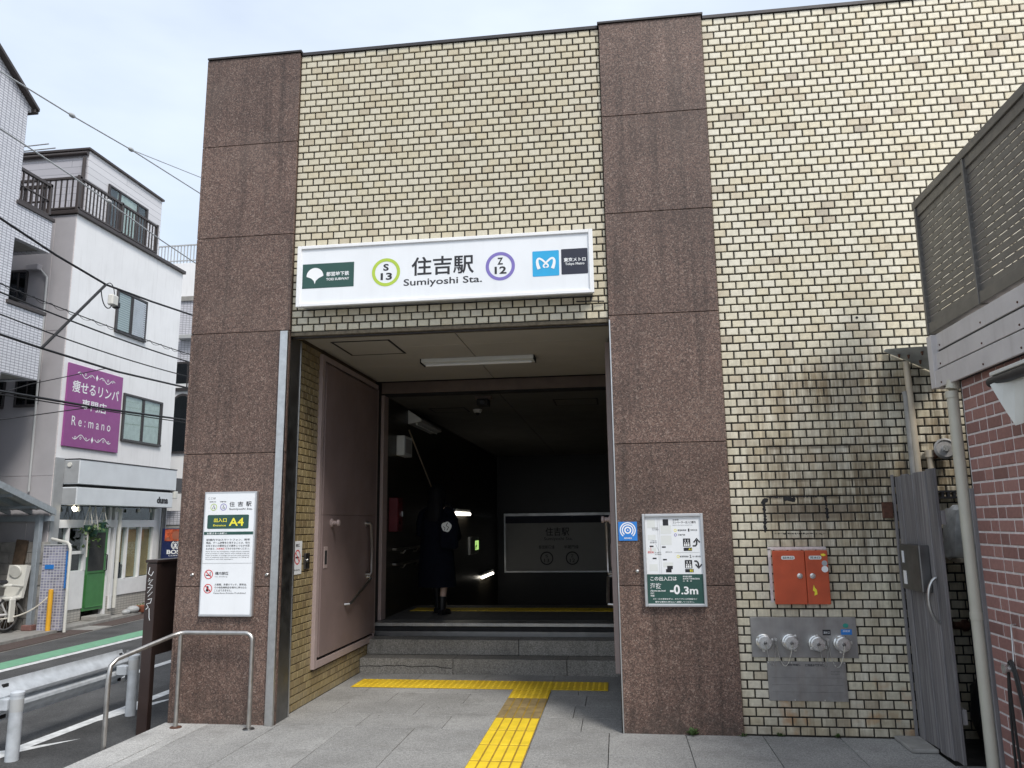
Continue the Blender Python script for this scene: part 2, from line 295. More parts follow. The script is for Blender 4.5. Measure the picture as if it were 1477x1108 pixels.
# ------------------------------------------------------------------ mesh helpers
ORG = {}
class MB:
    def __init__(s): s.v = []; s.f = []; s.mi = []; s.cur = 0
    def add(s, vs, fs):
        n = len(s.v); s.v += [tuple(p) for p in vs]
        for f in fs: s.f.append(tuple(n + i for i in f)); s.mi.append(s.cur)
    def mat(s, i): s.cur = i; return s
    def box(s, x0, x1, y0, y1, z0, z1):
        s.add([(x0, y0, z0), (x1, y0, z0), (x1, y1, z0), (x0, y1, z0), (x0, y0, z1), (x1, y0, z1), (x1, y1, z1), (x0, y1, z1)],
              [(0, 3, 2, 1), (4, 5, 6, 7), (0, 1, 5, 4), (1, 2, 6, 5), (2, 3, 7, 6), (3, 0, 4, 7)]); return s
    def cbox(s, x0, x1, y0, y1, z0, z1, c=.004):       # box with all edges chamfered
        b = bmesh.new(); bmesh.ops.create_cube(b, size=1)
        for v in b.verts: v.co = Vector(((x0 + x1) / 2 + v.co.x * (x1 - x0), (y0 + y1) / 2 + v.co.y * (y1 - y0), (z0 + z1) / 2 + v.co.z * (z1 - z0)))
        bmesh.ops.bevel(b, geom=list(b.edges), offset=c, segments=1, affect='EDGES', profile=.5)
        b.verts.index_update(); s.add([v.co for v in b.verts], [[v.index for v in f.verts] for f in b.faces]); b.free(); return s
    def quad(s, a, b, c, d): s.add([a, b, c, d], [(0, 1, 2, 3)]); return s
    def tube(s, pts, r, n=10, cap=True):
        pts = [Vector(p) for p in pts]; rr = r if isinstance(r, (list, tuple)) else [r] * len(pts); base = len(s.v); up = None
        for i, p in enumerate(pts):
            a = pts[max(i - 1, 0)]; b = pts[min(i + 1, len(pts) - 1)]; d = (b - a).normalized()
            if up is None:
                u = d.cross(Vector((0, 0, 1)));  u = u if u.length > .05 else d.cross(Vector((1, 0, 0)))
            else: u = up - d * up.dot(d)
            u.normalize(); up = u; vv = d.cross(u)
            for k in range(n):
                t = 2 * math.pi * k / n; s.v.append(tuple(p + (u * math.cos(t) + vv * math.sin(t)) * rr[i]))
        for i in range(len(pts) - 1):
            for k in range(n):
                s.f.append((base + i * n + k, base + i * n + (k + 1) % n, base + (i + 1) * n + (k + 1) % n, base + (i + 1) * n + k)); s.mi.append(s.cur)
        if cap:
            s.f.append(tuple(base + k for k in reversed(range(n)))); s.mi.append(s.cur)
            e = base + (len(pts) - 1) * n; s.f.append(tuple(e + k for k in range(n))); s.mi.append(s.cur)
        return s
    def lathe(s, c, axis, prof, n=20):                   # prof: list of (r, h) along axis
        c = Vector(c); a = Vector(axis).normalized(); u = a.orthogonal().normalized(); v = a.cross(u); base = len(s.v)
        for r, h in prof:
            for k in range(n):
                t = 2 * math.pi * k / n; s.v.append(tuple(c + a * h + (u * math.cos(t) + v * math.sin(t)) * r))
        for i in range(len(prof) - 1):
            for k in range(n):
                s.f.append((base + i * n + k, base + i * n + (k + 1) % n, base + (i + 1) * n + (k + 1) % n, base + (i + 1) * n + k)); s.mi.append(s.cur)
        s.f.append(tuple(base + k for k in reversed(range(n)))); s.mi.append(s.cur)
        e = base + (len(prof) - 1) * n; s.f.append(tuple(e + k for k in range(n))); s.mi.append(s.cur); return s
    def prism(s, poly, o, u, v, n, depth):               # poly in (u,v), extruded along n
        o, u, v, n = map(Vector, (o, u, v, n)); k = len(poly)
        a = [o + u * p[0] + v * p[1] for p in poly]; b = [p + n * depth for p in a]
        s.add(a + b, [tuple(reversed(range(k))), tuple(range(k, 2 * k))] + [(i, (i + 1) % k, k + (i + 1) % k, k + i) for i in range(k)]); return s
    def flat(s, poly, o, u, v):
        o, u, v = map(Vector, (o, u, v)); s.add([o + u * p[0] + v * p[1] for p in poly], [tuple(range(len(poly)))]); return s
    def build(s, name, mats, parent=None, smooth=False, org=None):
        mats = mats if isinstance(mats, (list, tuple)) else [mats]
        o0 = Vector(org) if org is not None else (ORG[parent] if parent else Vector((0, 0, 0)))
        me = bpy.data.meshes.new(name); me.from_pydata([tuple(Vector(p) - o0) for p in s.v], [], s.f); me.validate()
        for m in mats: me.materials.append(m)
        if len(mats) > 1 and len(me.polygons) == len(s.mi): me.polygons.foreach_set('material_index', s.mi)
        if smooth:
            me.polygons.foreach_set('use_smooth', [True] * len(me.polygons))
            try: me.set_sharp_from_angle(angle=math.radians(40))
            except Exception: pass
        o = bpy.data.objects.new(name, me); C.objects.link(o)
        if parent: o.parent = parent; o.location = o0 - ORG[parent]
        else: o.location = o0
        ORG[o] = o0; return o
def tag(o, label=None, cat=None, group=None, kind=None):
    for k, v in (('label', label), ('category', cat), ('group', group), ('kind', kind)):
        if v: o[k] = v
    return o
def thing(name, label, cat, loc, group=None):
    o = bpy.data.objects.new(name, None); o.empty_display_size = .1; C.objects.link(o); o.location = loc; ORG[o] = Vector(loc); return tag(o, label, cat, group)
def inst(src, name, parent, loc, rz=0.):
    o = src.copy(); o.name = name; o.parent = parent; o.location = Vector(loc) - (ORG[parent] if parent else Vector((0, 0, 0))); o.rotation_euler.z = rz
    C.objects.link(o); ORG[o] = Vector(loc); return o
def bezier(p, n=12):
    p = [Vector(q) for q in p]; r = []
    for i in range(n + 1):
        t = i / n; q = list(p)
        while len(q) > 1: q = [a.lerp(b, t) for a, b in zip(q, q[1:])]
        r.append(q[0])
    return r
# lettering: every string becomes flat geometry fitted in a box on a plane (o + a*u + b*v)
_gl = {}
def glyphs(txt, bold=0.):
    key = (txt, bold)
    if key not in _gl:
        cu = bpy.data.curves.new('t', 'FONT'); cu.body = txt; cu.size = 1; cu.resolution_u = 3; cu.offset = bold; cu.fill_mode = 'FRONT'
        ob = bpy.data.objects.new('t', cu); C.objects.link(ob); bpy.context.view_layer.update()
        me = bpy.data.meshes.new_from_object(ob.evaluated_get(bpy.context.evaluated_depsgraph_get()))
        vs = [(v.co.x, v.co.y) for v in me.vertices]; fs = [tuple(p.vertices) for p in me.polygons]
        bpy.data.objects.remove(ob); bpy.data.curves.remove(cu); bpy.data.meshes.remove(me)
        _gl[key] = (vs, fs)
    return _gl[key]
def text(mb, txt, box, o, u, v, bold=0., keep=None):
    vs, fs = glyphs(txt, bold)
    if not vs: return
    x0 = min(p[0] for p in vs); x1 = max(p[0] for p in vs); y0 = min(p[1] for p in vs); y1 = max(p[1] for p in vs)
    sx = (box[2] - box[0]) / (x1 - x0); sy = (box[3] - box[1]) / max(y1 - y0, 1e-6)
    o, u, v = Vector(o), Vector(u), Vector(v)
    pts = [o + u * (box[0] + (p[0] - x0) * sx) + v * (box[1] + (p[1] - y0) * sy) for p in vs]
    n = u.cross(v)
    out = []
    for f in fs:
        a, b, c = (pts[f[0]], pts[f[1]], pts[f[2]])
        out.append(f)
    mb.add(pts, out)
def ring(c, r0, r1, n=40, a0=0., a1=2 * math.pi):
    return [(c[0] + r1 * math.cos(a0 + (a1 - a0) * i / n), c[1] + r1 * math.sin(a0 + (a1 - a0) * i / n)) for i in range(n + 1)], [(c[0] + r0 * math.cos(a0 + (a1 - a0) * i / n), c[1] + r0 * math.sin(a0 + (a1 - a0) * i / n)) for i in range(n + 1)]
def addring(mb, c, r0, r1, o, u, v, n=40, a0=0., a1=2 * math.pi):
    A, B = ring(c, r0, r1, n, a0, a1); o, u, v = map(Vector, (o, u, v))
    for i in range(n): mb.add([o + u * p[0] + v * p[1] for p in (A[i], A[i + 1], B[i + 1], B[i])], [(0, 1, 2, 3)])
def stroke(mb, pts, wd, o, u, v):                        # flat ribbon along a 2-D polyline
    o, u, v = map(Vector, (o, u, v)); L = []; R = []
    for i, p in enumerate(pts):
        a = pts[max(i - 1, 0)]; b = pts[min(i + 1, len(pts) - 1)]; d = Vector((b[0] - a[0], b[1] - a[1])).normalized() if a != b else Vector((1, 0))
        ww = wd[i] if isinstance(wd, list) else wd
        L.append((p[0] - d.y * ww / 2, p[1] + d.x * ww / 2)); R.append((p[0] + d.y * ww / 2, p[1] - d.x * ww / 2))
    for i in range(len(pts) - 1): mb.add([o + u * q[0] + v * q[1] for q in (L[i], R[i], R[i + 1], L[i + 1])], [(0, 1, 2, 3)])
def disc(c, r, n=32): return [(c[0] + r * math.cos(2 * math.pi * i / n), c[1] + r * math.sin(2 * math.pi * i / n)) for i in range(n)]
def rrect(x0, y0, x1, y1, r, n=4):
    P = []
    for cx, cy, a in ((x1 - r, y0 + r, -90), (x1 - r, y1 - r, 0), (x0 + r, y1 - r, 90), (x0 + r, y0 + r, 180)):
        for i in range(n + 1): t = math.radians(a + 90 * i / n); P.append((cx + r * math.cos(t), cy + r * math.sin(t)))
    return P
XU, YU, ZU = Vector((1, 0, 0)), Vector((0, 1, 0)), Vector((0, 0, 1))
def brick_block(bw, bh, depth, c=.004):                   # one brick: front face towards -Y, chamfered
    x, z = bw / 2, bh / 2
    v = [(-x, 0, -z), (x, 0, -z), (x, 0, z), (-x, 0, z), (-x, -depth + c, -z), (x, -depth + c, -z), (x, -depth + c, z), (-x, -depth + c, z),
         (-x + c, -depth, -z + c), (x - c, -depth, -z + c), (x - c, -depth, z - c), (-x + c, -depth, z - c)]
    f = [(0, 1, 5, 4), (1, 2, 6, 5), (2, 3, 7, 6), (3, 0, 4, 7), (4, 5, 9, 8), (5, 6, 10, 9), (6, 7, 11, 10), (7, 4, 8, 11), (8, 9, 10, 11)]
    return v, f
# ================================================================== SETTING
def structure(o): o['kind'] = 'structure'; return o
ground = structure(MB().box(-900, 900, -900, 900, -.9, -.62).build('ground', m_kerb))
# road (west of the station), its footway, painted lines
structure(MB().box(-12, -5.55, -60, 140, -.62, -.200).build('road', m_asph))
structure(MB().box(-5.55, -4.02, -60, 140, -.62, -.1995).build('footway', m_asph_d))
gx = lambda y: -9.86 - .08 * (y - 12)                     # centre line of the gutter
structure(MB().prism([(-40, -60), (gx(-60) - .26, -60), (gx(60) - .26, 60), (-40, 60)], (0, 0, -.62), XU, YU, ZU, .47).build('far_pavement', m_kerb))
def strip(mb, a, b, w0, z):
    a, b = Vector((*a, z)), Vector((*b, z)); d = (b - a).normalized(); n = Vector((-d.y, d.x, 0)) * w0 / 2
    mb.quad(a + n, a - n, b - n, b + n)
mk = MB(); strip(mk, (-8.32, -40), (-8.40, 120), .14, -.195); strip(mk, (-6.05, -40), (-6.62, 40), .13, -.195)
strip(mk, (-5.42, -40), (-5.26, 9.0), .13, -.195); strip(mk, (-5.26, 9.0), (-5.2, 40), .13, -.195)
mk.quad((-5.35, 6.25, -.1951), (-4.93, 6.98, -.1951), (-5.27, 6.62, -.1951), (-5.37, 6.55, -.1951))
mk.quad((-5.30, 7.35, -.1951), (-5.22, 8.2, -.1951), (-4.98, 8.75, -.1951), (-5.16, 7.7, -.1951))
structure(mk.build('road_marking', m_paint_w))
mg = MB(); strip(mg, (-8.62, -40), (-8.70, 120), .42, -.1955); structure(mg.build('green_lane_marking', m_paint_g))
gut = structure(MB().prism([(gx(-6) - .25, -6), (gx(-6) + .25, -6), (gx(40) + .25, 40), (gx(40) - .25, 40)], (0, 0, -.21), XU, YU, ZU, .018).build('gutter', m_kerb))
def quadblock(mb, y0, y1, xo0, xo1, z0, z1):
    mb.prism([(gx(y0) + xo0, y0), (gx(y0) + xo1, y0), (gx(y1) + xo1, y1), (gx(y1) + xo0, y1)], (0, 0, z0), XU, YU, ZU, z1 - z0)
for i in range(16):
    y = 9.0 + i * .62; b = MB(); quadblock(b, y, y + .612, -.235, .235, -.190, -.180 + random.uniform(-.003, .003))
    b.build('gutter_cover', m_kerb if i in (8, 13) else m_gutter, gut)
for i in range(26):
    y = 6 + i * .6; b = MB(); quadblock(b, y, y + .593, -.40, -.262, -.2, -.138)
    b.build('kerb_stone', m_kerb, bpy.data.objects['far_pavement'])
# station forecourt: slabs on a bed
pav = structure(MB().box(-4.005, 30, -30, 9.16, -.62, -.034).build('pavement', m_mortar))
def slab(x0, x1, y0, y1, m=m_pave):
    dz = random.uniform(-.0012, .0012); g = .003
    MB().cbox(x0 + g, x1 - g, y0 + g, y1 - g, -.033, dz, .0012).build('paving_slab', m, pav)
rows = [6.82 - .67 * i for i in range(9)]
for r in range(8):
    y1, y0 = rows[r], rows[r + 1]
    slab(-4.018, -3.708, y0, y1, m_pave2); slab(-3.708, -3.60, y0, y1, m_pave2)
    xs = [-3.60, -2.97, -2.365, -1.76, -1.1275]
    for a, b in zip(xs, xs[1:]): slab(a, b, y0, y1)
    xs = [-.733, -.127, .485, 1.09, 1.68, 2.27, 2.9] if r > 0 else [-.733, -.127, .485, 1.09, 1.68, 2.27]
    for a, b in zip(xs, xs[1:]): slab(a, b, y0, y1)
yrow = [6.82, 7.265, 7.74, 8.19, 8.39, 9.175]
for r, (y0, y1) in enumerate(zip(yrow, yrow[1:])):
    if r == 4: xs = [-3.045, -2.45, -1.65, -.9, -.127, -.02]; xs = [-3.045, -2.28, -1.52, -.76, -.02]
    elif r % 2 == 0: xs = [-3.045, -2.283, -1.53, -1.1275]
    else: xs = [-3.045, -2.65, -1.897, -1.1275]
    for a, b in zip(xs, xs[1:]): slab(a, b, y0, y1)
    if r < 4:
        for a, b in zip([-.733, -.36 if r % 2 == 0 else -.45], [-.36 if r % 2 == 0 else -.45, -.02]): slab(a, b, y0, y1)
for r in range(14):                                       # bed under the tactile strip
    pass
slab(-1.1275, -.733, 7.60, 8.39); slab(-1.1275, -.733, 6.82, 7.60)
for r in range(8): slab(-1.1275, -.733, rows[r + 1], rows[r])

# tactile paving
tac = thing('tactile_paving', 'yellow T shaped strip of raised tactile tiles leading to the entrance steps', 'tactile paving', (-.93, 7.5, 0))
def dot_tile(wd, ht, m, n=6):
    b = MB().cbox(-wd / 2 + .001, wd / 2 - .001, -ht / 2 + .001, ht / 2 - .001, .003, .007, .001); st = .4 / n
    nx, ny = max(1, int(round(wd / st))), max(1, int(round(ht / st)))
    for i in range(nx):
        for j in range(ny):
            x = -wd / 2 + (i + .5) * wd / nx; y = -ht / 2 + (j + .5) * ht / ny
            b.lathe((x, y, .007), (0, 0, 1), [(.017, 0), (.011, .005)], 7)
    return b, m
def bar_tile(wd, ht):
    b = MB().mat(1).cbox(-wd / 2 + .001, wd / 2 - .001, -ht / 2 + .001, ht / 2 - .001, .003, .007, .001)
    for i in range(5):
        x = -wd / 2 + (i + .5) * wd / 5; b.mat(0).cbox(x - .033, x + .033, -ht / 2 + .012, ht / 2 - .012, .006, .012, .0035)
    return b
def put_tile(b, m, x, y):
    o = b.build('tactile_tile', [m, m_tactile_d], org=(0, 0, 0)); o.parent = tac; o.location = Vector((x, y, 0)) - ORG[tac]; return o
for a, b_ in ((-2.87, -2.73), (-2.73, -2.33), (-2.33, -1.93), (-1.93, -1.53), (-1.53, -1.131), (-1.131, -.735), (-.735, -.335), (-.335, -.155)):
    b, m = dot_tile(b_ - a, .42, m_tactile); put_tile(b, m, (a + b_) / 2, 8.605)
b, m = dot_tile(.394, .41, m_tactile); put_tile(b, m, -.931, 8.185)
for y0, y1, mm in ((7.59, 7.98, m_tactile_w), (7.19, 7.59, m_tactile_w), (6.775, 7.19, m_tactile_b), (6.34, 6.775, m_tactile_b), (5.925, 6.34, m_tactile_b), (5.51, 5.925, m_tactile_b), (5.1, 5.51, m_tactile_b), (4.69, 5.1, m_tactile_b), (4.28, 4.69, m_tactile_b)):
    put_tile(bar_tile(.394, y1 - y0), mm, -.931, (y0 + y1) / 2)

# ================================================================== STATION BUILDING
st = thing('station_building', 'metro station entrance building of cream brick and red granite pillars', 'building', (-1.5, 6.85, 0))
XL, XR = -3.05, -.016
MB().box(-3.94, XL - .004, 7.13, 20.3, -6, 3.6).box(-3.94, -3.07, 6.846, 7.13, -.3, 3.6).build('side_wall', m_mortar_in, st)
MB().box(0, 7, 6.842, 20.3, -6, 6.36).box(-3.94, 0, 6.842, 20.3, 3.6, 6.36).build('wall', m_mortar, st)
# granite cladding
gz = [-.02, 1.165, 2.36, 3.51, 4.47, 5.43, 6.388]
for x0, x1 in ((-3.965, -3.0), (-.015, .943)):
    for z0, z1 in zip(gz, gz[1:]):
        MB().cbox(x0, x1, 6.80, 6.838, z0 + .0025, z1 - .0025, .003).build('granite_panel', m_granite, st)
for z0, z1 in zip(gz, gz[1:]): MB().cbox(-3.99, -3.966, 6.80, 9.5, z0 + .0025, z1 - .0025, .003).build('granite_panel', m_granite, st)
mbx = MB()
for x0, x1, z in ((-3.985, -2.985, 6.39), (-.03, .958, 6.39)): mbx.box(x0, x1, 6.785, 7.2, z, z + .018)
mbx.box(-2.985, -.03, 6.815, 7.2, 6.362, 6.392).box(.958, 7, 6.815, 7.2, 6.362, 6.392)
mbx.build('coping', m_bronze, st)
# brick facing
BW, BH, PX, PZ = .0995, .0580, .1115, .0699
bv, bf = brick_block(BW, BH, .016)
def clipped(x0, x1, z, y=6.846, depth=.016): return brick_block(x1 - x0, BH, depth)
brick_slots = []                                         # (x0, x1, zc)
def fill(xa, xb, za, zb, first_half=False):
    r = 0; z = zb - PZ / 2
    while z - BH / 2 > za - .02:
        x = xa + .004 - (PX / 2 if (r % 2 == 1) != first_half else 0)
        while x < xb - .012:
            a, b = max(x, xa + .004), min(x + BW, xb - .004)
            if b - a > .015: brick_slots.append((a, b, z))
            x += PX
        z -= PZ; r += 1
fill(-3.0, -.016, 3.515, 6.362); fill(.944, 4.7, .0, 6.362)
camf = Vector((-.12922, .97626, .17549))
def hidden(a, b, z):
    x = (a + b) / 2
    return x > 2.22 or (1.04 < x < 1.86 and .58 < z < .92) or (1.16 < x < 1.77 and .26 < z < .58) or (1.25 < x < 1.69 and 1.02 < z < 1.46)
cand = sorted([s for s in brick_slots if not hidden(*s) and s[1] - s[0] > .09], key=lambda s: camf.dot(Vector((s[0], 6.83, s[2] - 1.7))))
indiv = set(cand[:298])
src = {}; rest = MB()
for s in brick_slots:
    a, b, z = s; x = (a + b) / 2; jit = random.uniform(-.0018, .0018)
    if s in indiv:
        k = round(b - a, 3)
        if k not in src:
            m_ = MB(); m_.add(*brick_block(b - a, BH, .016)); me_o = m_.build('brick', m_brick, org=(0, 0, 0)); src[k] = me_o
            me_o.parent = st; me_o.location = Vector((x, 6.846 + jit, z)) - ORG[st]
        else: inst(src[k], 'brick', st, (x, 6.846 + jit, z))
    else:
        v_, f_ = brick_block(b - a - random.uniform(0, .003), BH - random.uniform(0, .002), .016); tl = random.uniform(-.012, .012); t2 = random.uniform(-.02, .02); z += random.uniform(-.0012, .0012); rest.add([(p[0] + x, p[1] + 6.846 + jit + p[0] * t2, p[2] + z + p[0] * tl) for p in v_], f_)
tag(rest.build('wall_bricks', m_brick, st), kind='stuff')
# opening: lintel, jamb trim, reveal tiles
MB().box(-3.0, -.016, 6.836, 7.0, 3.462, 3.492).build('lintel', m_lintel, st); MB().box(-3.0, -.016, 6.844, 7.0, 3.493, 3.6).build('lintel_core', m_mortar, st)
MB().cbox(-3.0, -.018, 6.88, 6.92, 3.448, 3.461, .002).build('lintel_trim', m_bronze, st)
MB().cbox(-3.078, -3.004, 6.765, 6.799, 0, 3.50, .003).build('jamb_trim', m_steel, st)
MB().cbox(-3.07, -3.004, 6.80, 7.10, .0, 3.469, .003).build('jamb_side', m_steel_d, st)
MB().cbox(-3.07, -2.998, 7.085, 7.105, .0, 3.469, .002).build('jamb_bead', m_steel, st)
MB().cbox(-.0155, -.004, 6.79, 6.799, 0, 3.47, .001).build('edge_strip', m_steel, st)
MB().box(XL - .003, XL + .012, 7.107, 7.145, 0, 3.53).build('jamb_gap', m_dark, st)
rv = MB(); r = 0; z = .035
while z < 3.52:
    y = 7.15 - (PX / 2 if r % 2 else 0)
    while y < 9.64:
        a, b = max(y, 7.15), min(y + BW + .003, 9.645)
        if b - a > .02 and not (a > 7.66 and z > .29 and z < 3.49):
            v_, f_ = brick_block(b - a, BH + .003, .012)
            rv.add([(XL - .002 - p[1], (a + b) / 2 + p[0], z + p[2]) for p in v_], f_)
        y += PX
    z += PZ; r += 1
tag(rv.build('reveal_bricks', m_inbrick, st), kind='stuff')
# ceiling of the entrance
for x0, x1 in ((-3.05, -1.513), (-1.507, -.02)):
    for y0, y1 in ((7.004, 7.76), (7.766, 8.78), (8.786, 9.70)):
        MB().cbox(x0 + .002, x1, y0, y1, 3.53, 3.55, .002).build('ceiling_panel', m_ceil, st)
MB().box(-3.05, -.02, 7.004, 10.2, 3.555, 3.598).build('ceiling_void', m_dark, st)
def hatch(x0, x1, y0, y1, z, m):
    h = MB().box(x0, x1, y0, y0 + .022, z - .005, z).box(x0, x1, y1 - .022, y1, z - .005, z).box(x0, x0 + .022, y0 + .022, y1 - .022, z - .005, z).box(x1 - .022, x1, y0 + .022, y1 - .022, z - .005, z).build('ceiling_hatch', m_dark, st)
    MB().cbox(x0 + .024, x1 - .024, y0 + .024, y1 - .024, z - .004, z, .001).build('hatch_lid', m, h)
hatch(-2.83, -2.215, 7.41, 8.06, 3.529, m_ceil)
# portal behind the folded doors
MB().cbox(-3.09, -.018, 9.90, 10.10, 3.405, 3.553, .004).build('portal_beam', m_beam, st)
MB().box(-3.05, -.018, 9.705, 9.75, 3.53, 3.554).build('ceiling_slot', m_dark, st)
MB().box(-3.05, -.018, 9.905, 10.095, 3.386, 3.404).build('portal_slot', m_dark, st)
MB().cbox(-3.095, -3.01, 9.90, 10.10, .502, 3.384, .004).build('portal_jamb', m_doorfr, st)
MB().box(-3.15, XL + .001, 9.65, 9.895, .345, 3.55).build('door_slot', m_dark, st)
# passage behind
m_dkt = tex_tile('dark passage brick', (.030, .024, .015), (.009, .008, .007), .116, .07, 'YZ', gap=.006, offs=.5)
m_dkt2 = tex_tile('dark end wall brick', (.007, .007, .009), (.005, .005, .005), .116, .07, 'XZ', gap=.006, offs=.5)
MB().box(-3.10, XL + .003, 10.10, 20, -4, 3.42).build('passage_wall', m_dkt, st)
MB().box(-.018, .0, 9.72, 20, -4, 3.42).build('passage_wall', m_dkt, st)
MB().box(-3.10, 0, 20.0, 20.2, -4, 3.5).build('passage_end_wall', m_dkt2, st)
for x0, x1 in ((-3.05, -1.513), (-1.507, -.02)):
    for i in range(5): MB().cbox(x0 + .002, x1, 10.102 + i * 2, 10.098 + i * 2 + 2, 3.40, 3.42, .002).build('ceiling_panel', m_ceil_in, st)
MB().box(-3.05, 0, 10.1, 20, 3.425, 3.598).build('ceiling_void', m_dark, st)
hatch(-.845, -.215, 10.80, 11.40, 3.399, m_ceil_in)
hatch(-2.75, -2.2, 11.3, 11.75, 3.399, m_ceil_in)
# steps
def stepblk(x0, x1, y0, y1, z0, z1): MB().cbox(x0 + .002, x1 - .002, y0, y1, z0, z1, .006).build('step_block', m_step, st)
for x0, x1 in ((-3.04, -1.93), (-1.93, -.62), (-.62, -.02)): stepblk(x0, x1, 9.18, 9.47, -.02, .166)
for x0, x1 in ((-3.04, -1.20), (-1.20, -.02)): stepblk(x0, x1, 9.45, 9.80, .168, .339)
MB().box(-3.04, -.02, 9.47, 11.8, -.3, .166).box(-3.04, -.02, 9.80, 11.8, .166, .38).build('step_core', m_mortar, st)
MB().cbox(-3.04, -.02, 9.715, 9.76, .3395, .402, .003).build('step_riser_plate', m_steel_d, st)
MB().box(-3.04, -.02, 9.745, 9.77, .402, .458).build('step_recess', m_dark, st)
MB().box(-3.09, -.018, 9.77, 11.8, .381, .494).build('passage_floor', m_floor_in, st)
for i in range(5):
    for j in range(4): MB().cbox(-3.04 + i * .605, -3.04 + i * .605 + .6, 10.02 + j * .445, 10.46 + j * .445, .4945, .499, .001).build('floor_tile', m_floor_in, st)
ns = MB().cbox(-3.04, -.02, 9.72, 9.768, .459, .4985, .002)
for i in range(90): ns.box(-3.03 + i * .0334, -3.03 + i * .0334 + .014, 9.714, 9.72, .462, .497)
ns.box(-3.04, -.02, 9.768, 10.0, .4945, .4985)
ns.build('step_nosing', m_nosing, st)
cr = MB(); P = [(-3.03, .075), (-2.9, .082), (-2.78, .078), (-2.7, .09), (-2.62, .083), (-2.52, .094), (-2.46, .08), (-2.4, .075), (-2.36, .083), (-2.25, .084), (-2.13, .087), (-2.06, .07), (-1.94, .065)]
stroke(cr, P, .008, (0, 9.1785, 0), XU, ZU); cr.build('crack', m_dark, st)
for i in range(22): MB().box(-3.04, -.02, 11.8 + i * .29, 12.09 + i * .29 + .02, -3.6, .494 - (i + 1) * .165).build('stair_step', m_floor_in, st)
MB().box(-3.04, -.02, 18.2, 20, -3.6, -3.14).build('stair_landing', m_floor_in, st)
pt = tag(thing('tactile_strip', 'dim yellow tactile strip across the passage floor at the stair head', 'tactile paving', (-1.5, 11.2, .5)))
for i in range(8):
    x0 = -2.93 + i * .36
    b = MB().box(x0, x0 + .356, 11.0, 11.4, .4992, .503)
    for k in range(6): b.cbox(x0 + .01 + k * .06, x0 + .045 + k * .06, 11.02, 11.38, .502, .507, .002)
    b.build('tactile_tile', m_tactile, pt)

# steel door folded against the wall
def steel_door(name, label, X, sgn):
    d = thing(name, label, 'door', (X, 8.6, .3)); F = lambda t: X + sgn * t
    def bx(mb, t0, t1, *r, c=.003): mb.cbox(min(F(t0), F(t1)), max(F(t0), F(t1)), *r, c); return mb
    fr = MB(); bx(fr, .0, .045, 7.68, 7.755, .30, 3.47); bx(fr, .0, .045, 7.755, 9.62, .30, .37); bx(fr, .0, .045, 7.755, 9.62, 3.41, 3.47); bx(fr, 0, .045, 9.60, 9.64, .37, 3.41)
    fr.build('frame', m_doorfr, d); g = MB(); bx(g, .0, .01, 7.755, 9.60, .37, 3.41); g.build('shadow_gap', m_dark, d)
    lf = MB(); bx(lf, .012, .05, 7.79, 9.585, .40, 1.80); bx(lf, .012, .05, 7.79, 9.585, 1.803, 3.39); leaf = lf.build('leaf', m_door, d)
    h = MB(); X1 = F(.11)
    h.tube([(F(.05), 9.20, 1.71), (F(.10), 9.20, 1.71)] + [(X1, 9.22, 1.69), (X1, 9.27, 1.4), (X1, 9.27, 1.14), (F(.10), 9.25, 1.11), (F(.05), 9.24, 1.11)], .016, 8)
    h.lathe((F(.05), 9.20, 1.71), (sgn, 0, 0), [(.035, 0), (.035, .012)], 12); h.lathe((F(.05), 9.24, 1.11), (sgn, 0, 0), [(.035, 0), (.035, .012)], 12)
    h.build('handle', m_rail, d, True)
    h = MB().tube([(F(.05), 9.25, 1.08), (X1, 9.25, 1.07), (X1, 8.58, .86), (F(.1), 8.52, .842), (F(.05), 8.51, .84)], .016, 8); h.build('grab_bar', m_rail, d, True)
    k = MB().lathe((F(.05), 8.04, 1.72), (sgn, 0, 0), [(.045, 0), (.045, .012), (.022, .02), (.022, .06), (.035, .07), (.032, .09), (.0, .095)], 16); k.build('knob', m_doorfr, d, True)
    k = MB(); bx(k, .05, .056, 7.84, 7.94, 1.26, 1.48, c=.002); pl = k.build('pull_plate', m_doorfr, d); k = MB(); bx(k, .056, .058, 7.86, 7.92, 1.30, 1.44, c=.0008); k.build('pull_slot', m_dark, pl)
    return d
steel_door('steel_door', 'mauve steel door folded open against the ochre brick reveal', XL, 1)
steel_door('steel_door', 'folded steel door on the right side with its handle showing behind the pillar', -.02, -1)

# ---- things inside the passage
def lamp_fix(label, x0, x1, y0, y1, z0, z1, m_t):
    d = thing('ceiling_light', label, 'light', ((x0 + x1) / 2, (y0 + y1) / 2, z1))
    MB().cbox(x0, x1, y0, y1, z0 + .012, z1, .004).build('housing', m_lgreyp, d)
    xm = (y0 + y1) / 2
    MB().tube([(x0 + .03, xm, z0), (x1 - .03, xm, z0)], .016, 10).build('tube', m_t, d, True)
    MB().box(x0 - .012, x0 - .002, y0, y1, z0, z1).build('end_cap', m_dark, d); MB().box(x1 + .002, x1 + .012, y0, y1, z0, z1).build('end_cap', m_dark, d)
lamp_fix('long unlit fluorescent light on the entrance ceiling', -2.13, -.86, 8.38, 8.60, 3.475, 3.529, m_white_txt)
d = thing('wall_light', 'angled white light fitting high on the passage wall, switched off', 'light', (XL, 11.9, 3.3))
MB().prism([(0, 0), (.19, .03), (.19, .07), (0, .20)], (XL + .004, 11.25, 3.17), XU, ZU, YU, 1.4).build('housing', m_greyp, d)
MB().tube([(XL + .12, 11.3, 3.17), (XL + .12, 12.6, 3.17)], .014, 8).build('tube', m_lgreyp, d, True)
